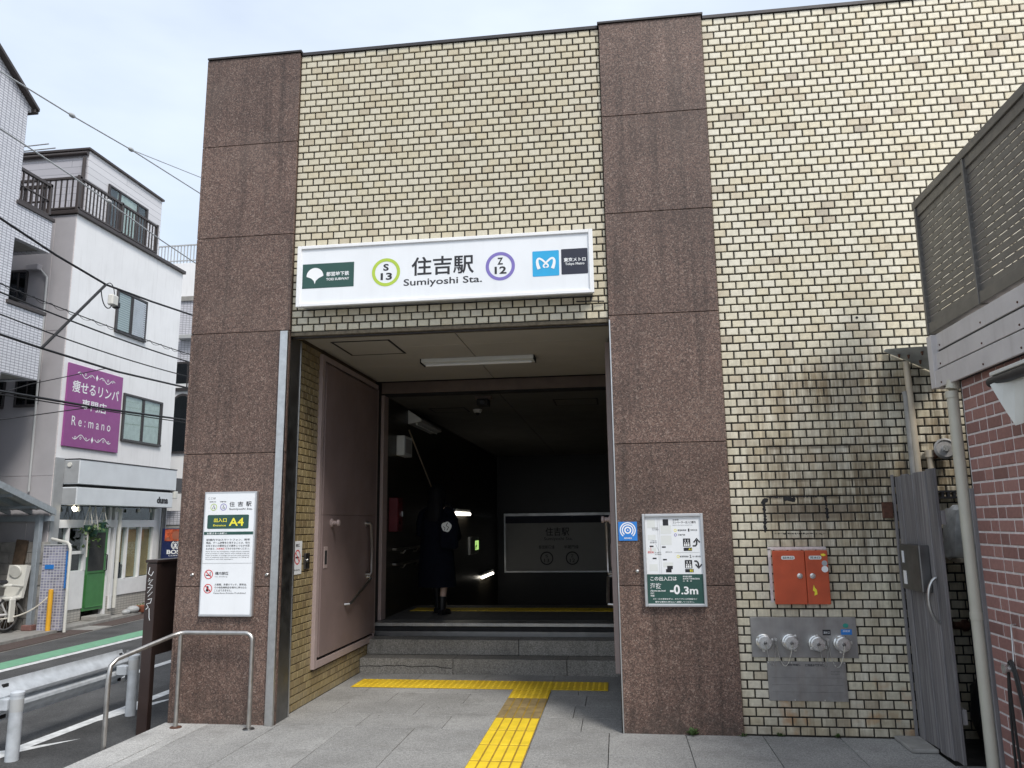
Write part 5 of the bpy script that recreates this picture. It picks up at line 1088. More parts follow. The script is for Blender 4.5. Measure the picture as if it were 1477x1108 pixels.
# shop front
d = thing('awning_box', 'upper long grey white fascia box over the shop front', 'fascia', (-10.6, 15.8, 2.55))
MB().cbox(FX + .001, -10.45, 14.12, 17.57, 2.55, 3.03, .008).build('box', m_awnbox, d); MB().box(FX + .02, -10.47, 14.114, 14.1195, 2.57, 3.01).build('shaded_end', m_awnshade, d)  # thin plate on the box end carries the painted shade tone
MB().tube([(-10.66, 14.112, 2.93), (-10.66, 14.09, 2.93)], .045, 14).build('vent_ring', m_plastic, d, True); MB().cbox(FX + .002, -10.44, 14.11, 17.58, 3.031, 3.05, .003).build('cover', m_bronze, d)
MB().cbox(FX + .002, FX + .03, 13.86, 14.10, -.15, 3.06, .003).build('dark_pier', m_awnshade, d)
d = thing('shop_sign', 'lower white shop fascia with small black lettering at its right end', 'sign', (-10.6, 15.8, 2.145))
MB().cbox(FX + .001, -10.46, 14.11, 17.47, 2.145, 2.49, .008).build('box', m_awnbox, d); MB().box(FX + .02, -10.48, 14.104, 14.1095, 2.165, 2.47).build('shaded_end', m_awnshade, d)
k = MB(); text(k, 'duna', (0, 0, .46, .16), (-10.4585, 16.82, 2.225), YU, ZU, .07); tag(k.build('lettering', m_black, d), kind='stuff')
MB().box(FX + .002, -10.52, 14.15, 17.45, 2.492, 2.547).build('shadow_slot', m_dark, d)
tag(MB().cbox(-10.52, -10.42, 17.50, 17.62, 2.36, 2.53, .01).build('bracket_lamp', m_plastic), 'small cream lamp at the right end of the shop fascia', 'lamp')
sf = thing('storefront', 'white framed shop front with a green door and bamboo blinds', 'shop front', (FX, 15.7, -.15))
MB().box(-12.64, -12.5, 13.98, 17.5, -.15, 2.5).box(-12.5, FX - .25, 13.982, 13.99, -.15, 2.5).box(-12.5, FX - .25, 17.49, 17.498, -.15, 2.5).box(-12.5, FX - .25, 13.99, 17.49, 2.5, 2.54).build('back_room', m_room, sf)
MB().box(FX - .24, FX - .02, 13.90, 15.0, -.14, .10).box(FX - .24, FX - .02, 15.70, 17.55, -.14, .26).build('base_wall', m_basetile, sf)
MB().cbox(FX - .22, FX + .001, 15.90, 17.42, .26, .60, .004).build('lower_panel', m_whitepaint, sf); MB().cbox(FX - .22, FX + .001, 14.0, 15.0, .10, .85, .004).build('lower_panel', m_whitepaint, sf)
MB().cbox(FX - .12, FX + .012, 14.0, 17.48, 1.70, 1.86, .004).build('transom', m_whitepaint, sf)
for y0, y1, z0, z1 in ((14.0, 14.06, .85, 2.13), (14.40, 14.45, .85, 1.70), (14.93, 15.0, .85, 1.70), (15.66, 15.73, -.1, 2.13), (15.83, 15.93, .0, 2.13), (16.30, 16.35, .60, 1.70), (16.80, 16.85, .60, 1.70), (17.30, 17.48, .60, 2.13)): MB().cbox(FX - .10, FX + .010, y0, y1, z0, z1, .004).build('mullion', m_whitepaint, sf)
MB().cbox(FX - .1, FX + .008, 14.06, 14.93, 1.18, 1.24, .004).build('glazing_bar', m_whitepaint, sf)
for y0, y1, z0, z1 in ((14.06, 14.40, .85, 1.7), (14.45, 14.93, .85, 1.7), (14.06, 15.66, 1.86, 2.13), (15.93, 17.3, 1.86, 2.13), (15.93, 16.30, .6, 1.7), (16.35, 16.80, .6, 1.7), (16.85, 17.3, .6, 1.7)): MB().box(FX - .05, FX - .045, y0, y1, z0, z1).build('pane', m_glass, sf)
for y0, y1, z0 in ((15.95, 16.28, .95), (16.37, 16.78, .62), (16.86, 17.29, .62)):
    bl_ = MB().box(FX - .10, FX - .09, y0, y1, z0, 1.70).build('bamboo_blind', m_blind, sf); k = MB()
    for i in range(int((1.7 - z0) / .035)): k.box(FX - .09, FX - .086, y0, y1, z0 + i * .035, z0 + i * .035 + .024)
    tag(k.build('blind_slats', m_blind, bl_), kind='stuff')
MB().box(FX - .30, FX - .29, 15.95, 17.3, 1.87, 2.12).build('inner_board', m_wood_plank, sf)
MB().cbox(FX - .08, FX - .055, 15.98, 16.45, .62, .90, .004).build('display_case', m_dark, sf)
gd = MB().cbox(FX - .06, FX + .0, 15.0, 15.66, .03, 1.70, .004).build('green_door', m_greendoor, sf)
MB().box(FX + .0005, FX + .003, 15.08, 15.58, .82, 1.60).build('door_glass', m_room, gd); MB().tube([(FX + .01, 15.60, 1.15), (FX + .06, 15.60, 1.13), (FX + .06, 15.60, .82), (FX + .01, 15.60, .80)], .013, 8).build('handle', m_black, gd, True)
MB().cbox(FX + .0, FX + .008, 15.05, 15.61, .10, .78, .02).build('lower_door_panel', m_greendoor, gd)
for y in (14.3, 14.42): MB().tube([(FX + .15, y, 2.10), (FX + .15, y + .06, 2.04)], .035, 10).build('spot_lamp', m_spot if y < 14.4 else m_plastic, sf, True)
for y in (14.85, 15.75, 16.5, 16.95): MB().tube([(FX + .12, y, 2.11), (FX + .12, y, 2.03)], .025, 8).build('spot_lamp', m_plastic, sf, True)
tag(MB().cbox(-10.79, -10.45, 14.98, 15.45, -.148, -.06, .008).build('door_step', m_kerb), 'low concrete step in front of the green shop door', 'step')
tag(MB().tube([(-10.72, 17.53, -.15), (-10.72, 17.53, 2.4)], .035, 8).tube([(-10.72, 17.62, -.15), (-10.72, 17.62, 2.4)], .03, 8).build('downpipe', m_steel_d, None, True), 'twin dark downpipes at the right corner of the shop front', 'pipe')
tag(MB().tube([(-10.70, 15.88, .02), (-10.70, 15.88, 2.1)], .04, 10).build('awning_post', m_plastic, None, True), 'slim pale post between the green door and the blinds', 'post')
# hanging plants
def leaves(c, rx, rz, n, s, seed):
    rw = random.Random(seed); b = MB()
    for i in range(n):
        p = Vector((c[0] + rw.gauss(0, rx * .5), c[1] + rw.gauss(0, rx * .5), c[2] + rw.uniform(-rz, rz * .3))); a = Vector((rw.uniform(-1, 1), rw.uniform(-1, 1), rw.uniform(-1, .4))).normalized(); sd = a.cross(ZU).normalized() * s * .35
        b.add([p, p + a * s * .5 + sd, p + a * s, p + a * s * .5 - sd], [(0, 1, 2, 3)])
    return b
for y, z, lb, sd in ((14.72, 1.62, 'left hanging plant pot in a white rope hanger at the shop front', 1), (14.90, 1.52, 'middle leafy hanging plant trailing at the shop front', 2), (15.16, 1.68, 'right hanging plant pot with twigs at the shop front', 3)):
    X = -10.60; d = thing('hanging_plant', lb, 'hanging plant', (X, y, z), 'plants hanging from the shop fascia')
    MB().lathe((X, y, z), (0, 0, 1), [(.055, 0), (.085, .13)], 14).build('pot', m_pot, d, True)
    k = MB(); [k.tube([(X + .09 * math.cos(a), y + .09 * math.sin(a), z + .14), (X, y, 2.14)], .006, 5) for a in (0, 2.1, 4.2)]
    if sd == 1: k.tube([(X, y, z), (X + .01, y, z - .5)], .014, 6)
    k.build('rope_hanger', m_rope, d); leaves((X, y, z + .12), .16, .34 if sd == 2 else .12, 70 if sd == 2 else 34, .09, sd).build('foliage', m_leaf, d)
d = thing('terracotta_pot', 'shallow terracotta bowl on the pavement at the shop wall', 'pot', (-10.55, 16.55, -.15))
MB().lathe((-10.5, 16.62, -.149), (0, 0, 1), [(.08, 0), (.15, .12), (.155, .14), (.12, .13)], 18).build('bowl', m_terra, d, True); leaves((-10.5, 16.62, .06), .14, .10, 24, .06, 5).build('foliage', m_leaf, d)
for i, (y, r, lb) in enumerate(((16.1, .08, 'smaller pale stone ornament by the shop wall'), (16.34, .12, 'larger pale stone ornament beside the terracotta bowl'))):
    bm = bmesh.new(); bmesh.ops.create_icosphere(bm, subdivisions=2, radius=1)
    for v in bm.verts: v.co = Vector((-10.55 + v.co.x * r, y + v.co.y * r * 1.4, -.15 + r * .7 + v.co.z * r * .7))
    b = MB(); bm.verts.index_update(); b.add([v.co for v in bm.verts], [[v.index for v in f.verts] for f in bm.faces]); bm.free(); tag(b.build('stone_ornament', m_greyp, None, True), lb, 'stone')
# ================================================================== TILED HOUSE (far left)
th = thing('tiled_house', 'white tiled house with balconies at the far left', 'house', (-13, 9, -.15))
MB().box(-20, FX, 4.0, 12.30, 2.3, 9.50).build('wall', m_tile_w, th); MB().box(-19.9, FX - .05, 12.301, 12.32, 2.3, 9.45).build('end_wall', m_tile_wx, th)
b = MB(); b.prism([(12.42, 9.50), (12.40, 9.62), (3.9, 15.0), (3.9, 9.5)], (-20, 0, 0), YU, ZU, XU, 9.2 - .002); b.build('gable', m_tile_w, th)
b = MB(); b.prism([(12.45, 9.54), (12.45, 9.60), (3.9, 15.01), (3.9, 14.95)], (-20, 0, 0), YU, ZU, XU, 9.32); b.build('roof_verge', m_rail_br, th)
MB().cbox(-13, FX + .08, 12.38, 12.48, 9.50, 9.58, .01).build('gutter', m_rail_br, th)
for z0, z1, lab in ((6.98, 7.62, 'upper'), (4.46, 5.72, 'lower')):
    MB().box(FX - .12, FX - .002, 12.301, 13.2, z0, z1).build('balcony_wall', m_tile_w, th)
    MB().box(-13, FX - .12, 13.08, 13.2, z0, z1).build('balcony_wall', m_tile_wx, th)
    MB().box(-13, FX - .12, 12.32, 13.08, z0 + .02, z0 + .12).build('balcony_floor', m_kerb, th)
    MB().cbox(FX - .16, FX + .03, 12.25, 13.24, z1, z1 + .07, .006).build('balcony_cap', m_rail_br, th)
    MB().cbox(-13, FX - .16, 13.04, 13.24, z1, z1 + .07, .006).build('balcony_cap', m_rail_br, th)
MB().box(-20, FX - .4, 4.0, 12.2, -.3, 2.3).build('ground_floor_wall', m_block, th)
br = thing('balcony_railing', 'dark brown bar railing of the upper balcony on the tiled house', 'railing', (FX, 12.75, 7.69))
MB().cbox(FX - .09, FX - .03, 12.27, 13.17, 8.32, 8.38, .004).cbox(FX - .09, FX - .03, 12.27, 13.17, 7.72, 7.76, .004).cbox(FX - .08, FX - .04, 12.27, 13.17, 8.02, 8.05, .004).build('rail', m_rail_br, br)
MB().cbox(-12.8, FX - .09, 13.11, 13.17, 8.32, 8.38, .004).cbox(-12.8, FX - .09, 13.11, 13.17, 7.72, 7.76, .004).cbox(-12.8, FX - .09, 13.12, 13.16, 8.02, 8.05, .004).build('rail', m_rail_br, br)
for y in (12.27, 13.11): MB().cbox(FX - .09, FX - .03, y, y + .06, 7.69, 8.39, .004).build('post', m_rail_br, br)
bar = MB().box(-.014, .014, -.014, .014, 7.76, 8.32).build('baluster', m_rail_br, org=(0, 0, 7.69)); bar.parent = br; bar.location = Vector((FX - .06, 12.43, 7.69)) - ORG[br]
for i in range(1, 6): inst(bar, 'baluster', br, (FX - .06, 12.43 + i * .12, 7.69))
for i in range(12): inst(bar, 'baluster', br, (FX - .2 - i * .14, 13.14, 7.69))
d = thing('tv_antenna', 'thin television antenna rods against the sky', 'antenna', (-12.8, 14.3, 9))
MB().tube([(-12.9, 14.3, 8.1), (-12.9, 14.3, 10.0)], .02, 6).build('mast', m_greyp, d, True); MB().tube([(-13.0, 14.3, 9.90), (-11.97, 14.3, 9.93)], .014, 6).tube([(-13.0, 14.3, 9.79), (-11.80, 14.3, 9.82)], .014, 6).build('rod', m_greyp, d, True)
# carport, bicycle, block wall, mosaic pillar
cp = thing('carport', 'grey metal lean to canopy over the bicycle at the left', 'canopy', (-11.3, 12.6, -.15))
cz = lambda y: 2.045 + (13.80 - y) * .32
for i_, (xa, xb) in enumerate([(-10.67 - .5 * q, -11.17 - .5 * q) for q in range(6)]):
    b = MB(); v = []
    for y in (9.5, 13.80):
        for j in range(9): v.append((xa + (xb - xa) * j / 8, y, cz(y) + .012 * (1 if j % 2 else 0)))
    b.add(v, [(j, j + 1, 9 + j + 1, 9 + j) for j in range(8)]); b.build('roof_sheet', m_canopyp, cp)
for x in (-10.69, -11.15, -11.61, -12.07, -12.53, -12.99):
    b = MB(); b.prism([(9.5, cz(9.5) - .09), (13.80, cz(13.80) - .09), (13.80, cz(13.80) - .003), (9.5, cz(9.5) - .003)], (x - .025, 0, 0), YU, ZU, XU, .05); b.build('rafter', m_canopy, cp)
for y in (12.0, 12.7, 13.3): MB().cbox(-13.5, -10.67, y, y + .05, cz(y) - .14, cz(y) - .092, .004).build('purlin', m_canopy, cp)
b = MB(); b.prism([(9.5, cz(9.5) - .10), (13.81, cz(13.81) - .10), (13.81, cz(13.81) + .02), (9.5, cz(9.5) + .02)], (-10.662, 0, 0), YU, ZU, XU, .03); b.build('fascia', m_zinc, cp)
MB().cbox(-13.6, -10.65, 13.70, 13.80, 1.83, 1.93, .004).build('front_beam', m_canopy, cp)
MB().cbox(-10.88, -10.78, 13.58, 13.68, -.15, 1.95, .006).build('post', m_canopy, cp); MB().cbox(-10.93, -10.73, 13.53, 13.73, -.15, -.05, .01).build('footing', m_redbrick, cp)
bw = thing('block_wall', 'grey concrete block wall behind the bicycle', 'wall', (-12, 13.7, -.15))
bs = None
for r in range(8):
    for i in range(7):
        x = -10.82 - i * .40 - (.2 if r % 2 else 0); z = -.05 + r * .2
        if bs is None: bs = MB().cbox(-.196, .196, -.05, .05, -.096, .096, .005).build('block', m_block, org=(0, 0, 0)); bs.parent = bw; bs.location = Vector((x, 13.72, z)) - ORG[bw]
        else: inst(bs, 'block', bw, (x, 13.72 + random.uniform(-.002, .002), z))
MB().box(-13.9, -10.66, 13.69, 13.76, -.15, 1.45).build('joint_core', m_kerb, bw)
tag(MB().prism([(-.11, 0), (.13, 0), (.28, 1.62), (.06, 1.64)], (-11.30, 13.60, -.14), XU, ZU, YU, .05).build('leaning_plank', m_wood_plank), 'dark wooden plank leaning against the block wall', 'plank')
mp_ = thing('mosaic_pillar', 'short pillar clad in blue and rose mosaic tiles', 'pillar', (-10.39, 13.7, -.15))
MB().box(-10.665, -10.208, 13.60, 13.73, -.15, 1.38).build('core', m_minitile, mp_); MB().box(-10.208, -10.20, 13.60, 13.73, -.15, 1.379).build('side_facing', m_minitiley, mp_); MB().cbox(-10.675, -10.19, 13.59, 13.74, 1.381, 1.40, .003).build('cap', m_greyp, mp_)
d = thing('blue_strip_sign', 'narrow vertical blue sign on the mosaic pillar', 'sign', (-10.11, 13.7, .7)); MB().cbox(-10.199, -10.18, 13.61, 13.72, .60, 1.28, .003).build('plate', m_blue, d)
k = MB(); [text(k, c_, (.02, .56 - i * .12, .09, .64 - i * .12), (-10.179, 13.61, .60), YU, ZU, .01) for i, c_ in enumerate('月極駐車場')]; tag(k.build('lettering', m_white_txt, d), kind='stuff')
tag(MB().cbox(-10.60, -10.42, 13.588, 13.599, .95, 1.03, .002).build('blue_number_plate', m_blue), 'tiny blue plate on the front of the mosaic pillar', 'plate')
tag(MB().tube([(-10.68, 13.82, 1.50), (-10.22, 13.64, 1.43), (-10.12, 13.56, 1.40), (-10.08, 13.55, 1.32), (-10.06, 13.54, -.17)], .028, 10).build('bent_pipe', m_plastic, None, True), 'white bent pipe rail beside the mosaic pillar', 'pipe')
d = thing('yellow_bollard', 'yellow parking post holding a white chain', 'bollard', (-10.25, 12.85, -.15))
MB().tube([(-10.36, 13.50, -.15), (-10.36, 13.50, .57)], .042, 14).build('post', m_yell, d, True); MB().lathe((-10.36, 13.50, .57), (0, 0, 1), [(.043, 0), (.04, .02), (.0, .03)], 14).build('cap', m_yell, d, True)
tag(MB().tube(bezier([(-10.40, 13.48, .46), (-10.6, 13.35, .16), (-10.9, 13.1, .0), (-11.5, 12.7, .2)], 20), .014, 6).build('chain', m_rope, None, True), 'white plastic chain hanging from the yellow post', 'chain')
# bicycle with child seat
bk = thing('bicycle', 'bicycle with a cream child seat parked under the canopy', 'bicycle', (-10.85, 12.35, -.15))
def wheel(y, nm, spokes=18):
    c = Vector((-10.85, y, .17)); R_ = .29
    t = MB(); t.tube([c + Vector((0, R_ * math.cos(a), R_ * math.sin(a))) for a in [i * math.pi / 16 for i in range(33)]], .024, 8, False); wo = t.build('wheel', m_rubber, bk, True)
    t = MB(); t.tube([c + Vector((0, (R_ - .035) * math.cos(a), (R_ - .035) * math.sin(a))) for a in [i * math.pi / 16 for i in range(33)]], .012, 6, False); t.build('rim', m_steel, wo, True)
    t = MB(); [t.tube([c + Vector((.02 if i % 2 else -.02, 0, 0)), c + Vector((0, (R_ - .04) * math.cos(i * 2 * math.pi / spokes), (R_ - .04) * math.sin(i * 2 * math.pi / spokes)))], .003, 4) for i in range(spokes)]; t.lathe(c - Vector((.05, 0, 0)), (1, 0, 0), [(.03, 0), (.03, .1)], 10); t.build('spokes', m_steel, wo)
wheel(12.88, 'rear'); wheel(11.78, 'front')
t = MB(); t.tube([(-10.85, 12.88, .17), (-10.85, 12.45, .19), (-10.85, 11.95, .50), (-10.85, 11.90, .72)], .022, 8).tube([(-10.85, 12.45, .19), (-10.85, 12.62, .72)], .02, 8).tube([(-10.85, 12.88, .17), (-10.85, 12.6, .58)], .015, 8).tube([(-10.85, 11.90, .62), (-10.85, 11.78, .17)], .018, 8).build('frame', m_whitepaint, bk, True)
MB().tube([(-10.6, 12.1, .82), (-10.62, 11.95, .85), (-10.85, 11.88, .82), (-11.08, 11.95, .85), (-11.1, 12.1, .82)], .013, 8).build('handlebar', m_steel, bk, True)
MB().cbox(-10.95, -10.75, 12.52, 12.76, .72, .79, .03).build('saddle', m_black, bk)
cs = MB().cbox(-11.02, -10.68, 12.76, 13.02, .42, .50, .03).prism([(12.98, .45), (13.04, .45), (13.16, 1.02), (13.05, 1.04)], (-11.03, 0, 0), YU, ZU, XU, .36).build('child_seat', m_plastic, bk)
MB().lathe((-10.85, 12.98, .92), (0, 1, .2), [(.11, 0), (.12, .03), (.10, .05)], 16).build('head_rest', m_plastic, cs, True); [MB().cbox(x_, x_ + .04, 12.72, 12.86, .05, .46, .015).build('foot_rest', m_plastic, cs) for x_ in (-10.70, -11.04)]; MB().tube([(-10.68, 13.0, .66), (-10.68, 12.72, .70), (-10.85, 12.64, .70), (-11.02, 12.72, .70), (-11.02, 13.0, .66)], .022, 8).build('grab_bar', m_plastic, cs, True)
MB().tube([(-10.78, 13.02, .36), (-10.78, 13.22, .18)], .02, 8).build('stand', m_steel, bk, True)
# vending machine and small store beyond
d = thing('vending_machine', 'navy blue drinks vending machine with a red poster across the road', 'vending machine', (-10.3, 17.8, -.15))
MB().cbox(-10.66, -9.94, 17.45, 18.2, -.15, 1.66, .01).build('cabinet', m_vend, d); MB().box(-10.58, -10.02, 17.442, 17.449, 1.37, 1.64).build('poster', m_vendr, d)
k = MB(); o_ = (-10.3, 17.4405, 0); text(k, 'BOSS', (-.21, 1.07, .21, 1.17), o_, XU, ZU, .04); text(k, 'COFFEE', (-.16, 1.02, .16, 1.05), o_, XU, ZU, .01); addring(k, (0, 1.275), .062, .075, o_, XU, ZU, 30); k.flat(disc((0, 1.283), .034, 14), o_, XU, ZU); k.flat([(-.04, 1.225), (.04, 1.225), (.025, 1.25), (-.025, 1.25)], o_, XU, ZU)
for s_ in (1, -1): stroke(k, [(s_ * .10 * math.cos(a), 1.275 + .09 * math.sin(a)) for a in [-1.3 + i * .2 for i in range(13)]], .02, o_, XU, ZU)
tag(k.build('emblem', m_white_txt, d), kind='stuff')
pm = MB(); pm.flat(disc((0, 1.50), .10, 18), (-10.3, 17.4405, 0), XU, ZU); pm.flat([(-.26, 1.40), (-.12, 1.40), (-.20, 1.47)], (-10.3, 17.4405, 0), XU, ZU); pm.build('poster_picture', m_terra, d)
lo = thing('low_building', 'low tiled outbuilding wall behind the vending machine', 'building', (-12, 18.9, -.15))
MB().box(-14, -10.7, 18.80, 19.2, 1.75, 2.10).build('tiled_band', m_tile_wx, lo); MB().box(-14, -10.7, 18.82, 19.2, -.15, 1.75).build('wall', m_kerb, lo)
for x in (-11.18, -11.42): MB().box(x - .07, x + .07, 18.808, 18.819, 1.32, 1.62).build('vent_opening', m_dark, lo)
MB().cbox(-14, -10.9, 18.3, 19.3, 2.55, 2.9, .01).build('dark_eave', m_bronze, lo)
fb = thing('far_white_building', 'pale building with rooftop railing glimpsed behind the white building', 'building', (-14, 22, -.15))
MB().box(-20, -11.0, 20.0, 28, -.2, 9.15).build('wall', m_wall_w, fb); MB().box(-20, -10.99, 19.985, 19.999, 5.4, 8.0).build('tiled_facade', m_tile_wx, fb); MB().cbox(-20, -10.95, 19.93, 19.999, 8.0, 8.14, .006).build('ledge', m_kerb, fb)
f = MB().cbox(-12.35, -11.2, 19.93, 19.984, 5.42, 6.24, .005).build('window', m_bronze, fb); MB().box(-12.28, -11.27, 19.922, 19.929, 5.62, 6.18).build('pane', m_glass_d, f); MB().box(-12.28, -11.27, 19.9295, 19.9305, 5.5, 5.62).build('sill_panel', m_whitepaint, f); MB().box(-11.74, -11.70, 19.915, 19.9215, 5.5, 6.2).build('sash', m_bronze, f)
ap = [(-12.18, 3.68), (-11.5, 3.68)] + [(-11.84 + .34 * math.cos(math.radians(a)), 4.98 + .36 * math.sin(math.radians(a))) for a in range(0, 181, 15)]
f = MB().prism(ap, (0, 19.999, 0), XU, ZU, -YU, .05).build('arched_window', m_bronze, fb)
f2 = [(-11.84 + (p[0] + 11.84) * .86, 4.5 + (p[1] - 4.5) * .92) for p in ap]; MB().prism(f2, (0, 19.945, 0), XU, ZU, -YU, .006).build('pane', m_glass_d, f); f3 = MB().prism(f2, (0, 19.9485, 0), XU, ZU, -YU, .003).build('curtain', m_greyp, f)
tag(MB().cbox(-12.0, -11.5, 19.75, 19.984, 6.86, 6.98, .01).build('vent_hood', m_greyp), 'pale vent hood on the tiled wall of the far building', 'vent')
fr_ = thing('roof_railing', 'pale rooftop railing of the far building against the sky', 'railing', (-14, 20.1, 9.15))
MB().cbox(-20, -11.0, 20.06, 20.10, 9.70, 9.74, .003).cbox(-20, -11.0, 20.06, 20.10, 9.24, 9.27, .003).build('rail', m_greyp, fr_)
bar = MB().box(-.012, .012, -.012, .012, 9.15, 9.70).build('baluster', m_greyp, org=(0, 0, 9.15)); bar.parent = fr_; bar.location = Vector((-11.05, 20.08, 9.15)) - ORG[fr_]
for i in range(1, 30): inst(bar, 'baluster', fr_, (-11.05 - i * .10, 20.08, 9.15))
# houses further along the street and a hedge of roofs closing the view (seen only past the corner)
for i, (x0, x1, y0, y1, h, mm, lb) in enumerate(((-20, -11, 29, 38, 8.5, m_tile_w, 'grey white block further up the street'), (-21, -11.2, 39, 50, 11, m_wall_w, 'taller pale block far up the street'), (-9, -3, 60, 75, 9, m_panel_g, 'mauve grey block closing the end of the street'))):
    hb = thing('street_block', lb, 'building', ((x0 + x1) / 2, y0, -.15)); MB().box(x0, x1, y0, y1, -.2, h).build('wall', mm, hb); MB().cbox(x0 - .1, x1 + .1, y0 - .1, y1 + .1, h, h + .2, .02).build('roof_edge', m_kerb, hb)
    for r in range(int(h / 2.8)):
        for c_ in range(3): f = MB().box(x1 - .02, x1 + .03, y0 + 1 + c_ * 3, y0 + 2.6 + c_ * 3, .8 + r * 2.8, 2.1 + r * 2.8).build('window', m_bronze, hb); MB().box(x1 + .031, x1 + .035, y0 + 1.08 + c_ * 3, y0 + 2.52 + c_ * 3, .88 + r * 2.8, 2.02 + r * 2.8).build('pane', m_glass_d, f)
# ================================================================== OVERHEAD WIRES
def wire(label, pts, r, extra=None, m=m_cable):
    P = [Vector(p) for p in pts]
    a = P[0] + (P[0] - P[1]).normalized() * 10; b = P[-1] + (P[-1] - P[-2]).normalized() * 14
    Q = [a]; 
    for i in range(len(P)):
        Q.append(P[i])
    Q.append(b); b_ = MB().tube(Q, r, 6)
    if extra: extra(b_)
    return tag(b_.build('overhead_wire', m, None, True), label, 'wire', 'overhead wires along the street')
WX = -8.0
def sag(y0, z0, y1, z1, s=.08, n=10): return [(WX, y0 + (y1 - y0) * i / n, z0 + (z1 - z0) * i / n - s * 4 * (i / n) * (1 - i / n)) for i in range(n + 1)]
wire('highest thin grey wire crossing the open sky', [(WX, 8.98, 7.78), (WX, 9.96, 7.868), (WX, 11.408, 8.037), (WX, 13.727, 8.226)], .011, None, m_greyp)
tag(MB().tube([(WX, 11.408, 8.037), (WX, 13.69, 8.564), (WX, 18, 9.4)], .008, 6).build('branch_wire', m_greyp), 'thin branch wire splitting off the highest wire', 'wire')
for y, z, lb in ((9.96, 7.868, 'left small wire clamp on the highest wire'), (11.408, 8.037, 'right small wire clamp at the fork of the highest wire'), (10.96, 6.905, 'small wire clamp on the wire across the rooftop room')):
    tag(MB().lathe((WX, y - .05, z), (0, 1, .05), [(.02, 0), (.035, .03), (.035, .08), (.02, .11)], 10).build('wire_clamp', m_greyp, None, True), lb, 'clamp')
wire('grey wire crossing in front of the rooftop room', [(WX, 8.657, 6.97), (WX, 10.077, 6.944), (WX, 12.438, 6.803), (WX, 13.807, 6.762)], .011, None, m_greyp)
wire('thick black wire sloping past the upper shuttered window', [(WX, 8.81, 5.771), (WX, 9.9, 5.63), (WX, 11.068, 5.536), (WX, 12.3, 5.61), (WX, 13.74, 5.726)], .017)
def curls(b):
    P = []
    for i in range(240):
        y = 8.9 + i * .0206; ph_ = i * .42; P.append((WX + .022 * math.cos(ph_), y + .03 * math.sin(ph_ * .33), 4.89 + (y - 8.9) * .01 - .04 * 4 * ((y - 8.9) / 4.93) * (1 - (y - 8.9) / 4.93) + .026 * math.sin(ph_)))
    b.tube(P, .004, 4, False)
wire('thin wire wound with curled spiral hangers below the shuttered window', sag(8.9, 4.90, 13.83, 4.95, .04), .008, curls)
wire('black wire just below the curled wire', sag(8.9, 4.79, 13.83, 4.80, .05), .012)
wire('wavy black wire above the purple sign', sag(8.9, 4.50, 13.8, 4.52, .06), .010)
wire('thick black wire running across the top of the purple sign', [(WX, 9.014, 4.23), (WX, 9.775, 4.211), (WX, 11.5, 4.20), (WX, 13.576, 4.288)], .017)
wire('doubled thick black wire crossing the middle line of the purple sign', [(WX, 9.112, 3.485), (WX, 9.865, 3.51), (WX, 11.2, 3.55), (WX, 13.692, 3.682)], .018, lambda b: b.tube([(WX, 9.1, 3.44), (WX, 10.7, 3.50), (WX, 13.7, 3.63)], .009, 6))
wire('thin wire rising to the junction on the purple sign', [(WX, 9.1, 3.12), (WX, 10.2, 3.40), (WX, 11.0, 3.55)], .008) if False else tag(MB().tube([(WX - .4, 8.6, 2.98), (WX - .3, 9.6, 3.18), (WX, 11.0, 3.545)], .008, 6).build('service_wire', m_cable), 'thin service wire rising from the left to the doubled wire', 'wire')
tag(MB().tube([(WX - .4, 9.0, 3.30), (WX - .2, 9.9, 3.72), (WX, 11.2, 4.19)], .007, 6).build('service_wire', m_cable), 'thin service wire rising to the wire over the purple sign', 'wire')
d = thing('wire_spacer', 'slanting black spacer rod with a splice box between two wires', 'bracket', (WX, 10.4, 4.9))
MB().tube([(WX, 9.80, 4.215), (WX, 11.05, 5.53)], .022, 8).build('rod', m_cable, d, True); MB().cbox(WX - .05, WX + .05, 11.18, 11.34, 5.24, 5.42, .02).build('splice_box', m_plastic, d); MB().cbox(WX - .052, WX + .052, 11.30, 11.40, 5.22, 5.33, .02).build('splice_cap', m_black, d)
MB().tube(bezier([(WX, 10.95, 5.44), (WX, 11.0, 5.1), (WX + .02, 11.2, 5.1), (WX, 11.25, 5.3)], 10), .009, 6).tube(bezier([(WX, 11.05, 5.52), (WX, 11.2, 5.7), (WX, 11.3, 5.5), (WX, 11.28, 5.4)], 10), .007, 6).build('loose_leads', m_cable, d)
# ================================================================== PERSON
def skin_body(name, pts, edges, mat_, parent, sub=2):
    bm = bmesh.new(); sk_ = bm.verts.layers.skin.verify(); o0 = ORG[parent]; V = []
    for i, (p, r_) in enumerate(pts):
        v = bm.verts.new(Vector(p)); v[sk_].radius = (r_, r_) if not isinstance(r_, tuple) else r_; v[sk_].use_root = (i == 0); V.append(v)
    for a, b in edges: bm.edges.new((V[a], V[b]))
    me = bpy.data.meshes.new(name); bm.to_mesh(me); bm.free(); me.materials.append(mat_)
    o = bpy.data.objects.new(name, me); C.objects.link(o); o.parent = parent; ORG[o] = o0
    m = o.modifiers.new('skin', 'SKIN'); m.use_smooth_shade = True; s_ = o.modifiers.new('sub', 'SUBSURF'); s_.levels = s_.render_levels = sub; return o
bk.location.y += .36; bk.location.x -= .15; bk.location.z += .0
pe = thing('person', 'person in a long dark coat walking away into the dark passage', 'person', (-2.46, 10.62, .5)); pe.rotation_euler.z = math.radians(-18)
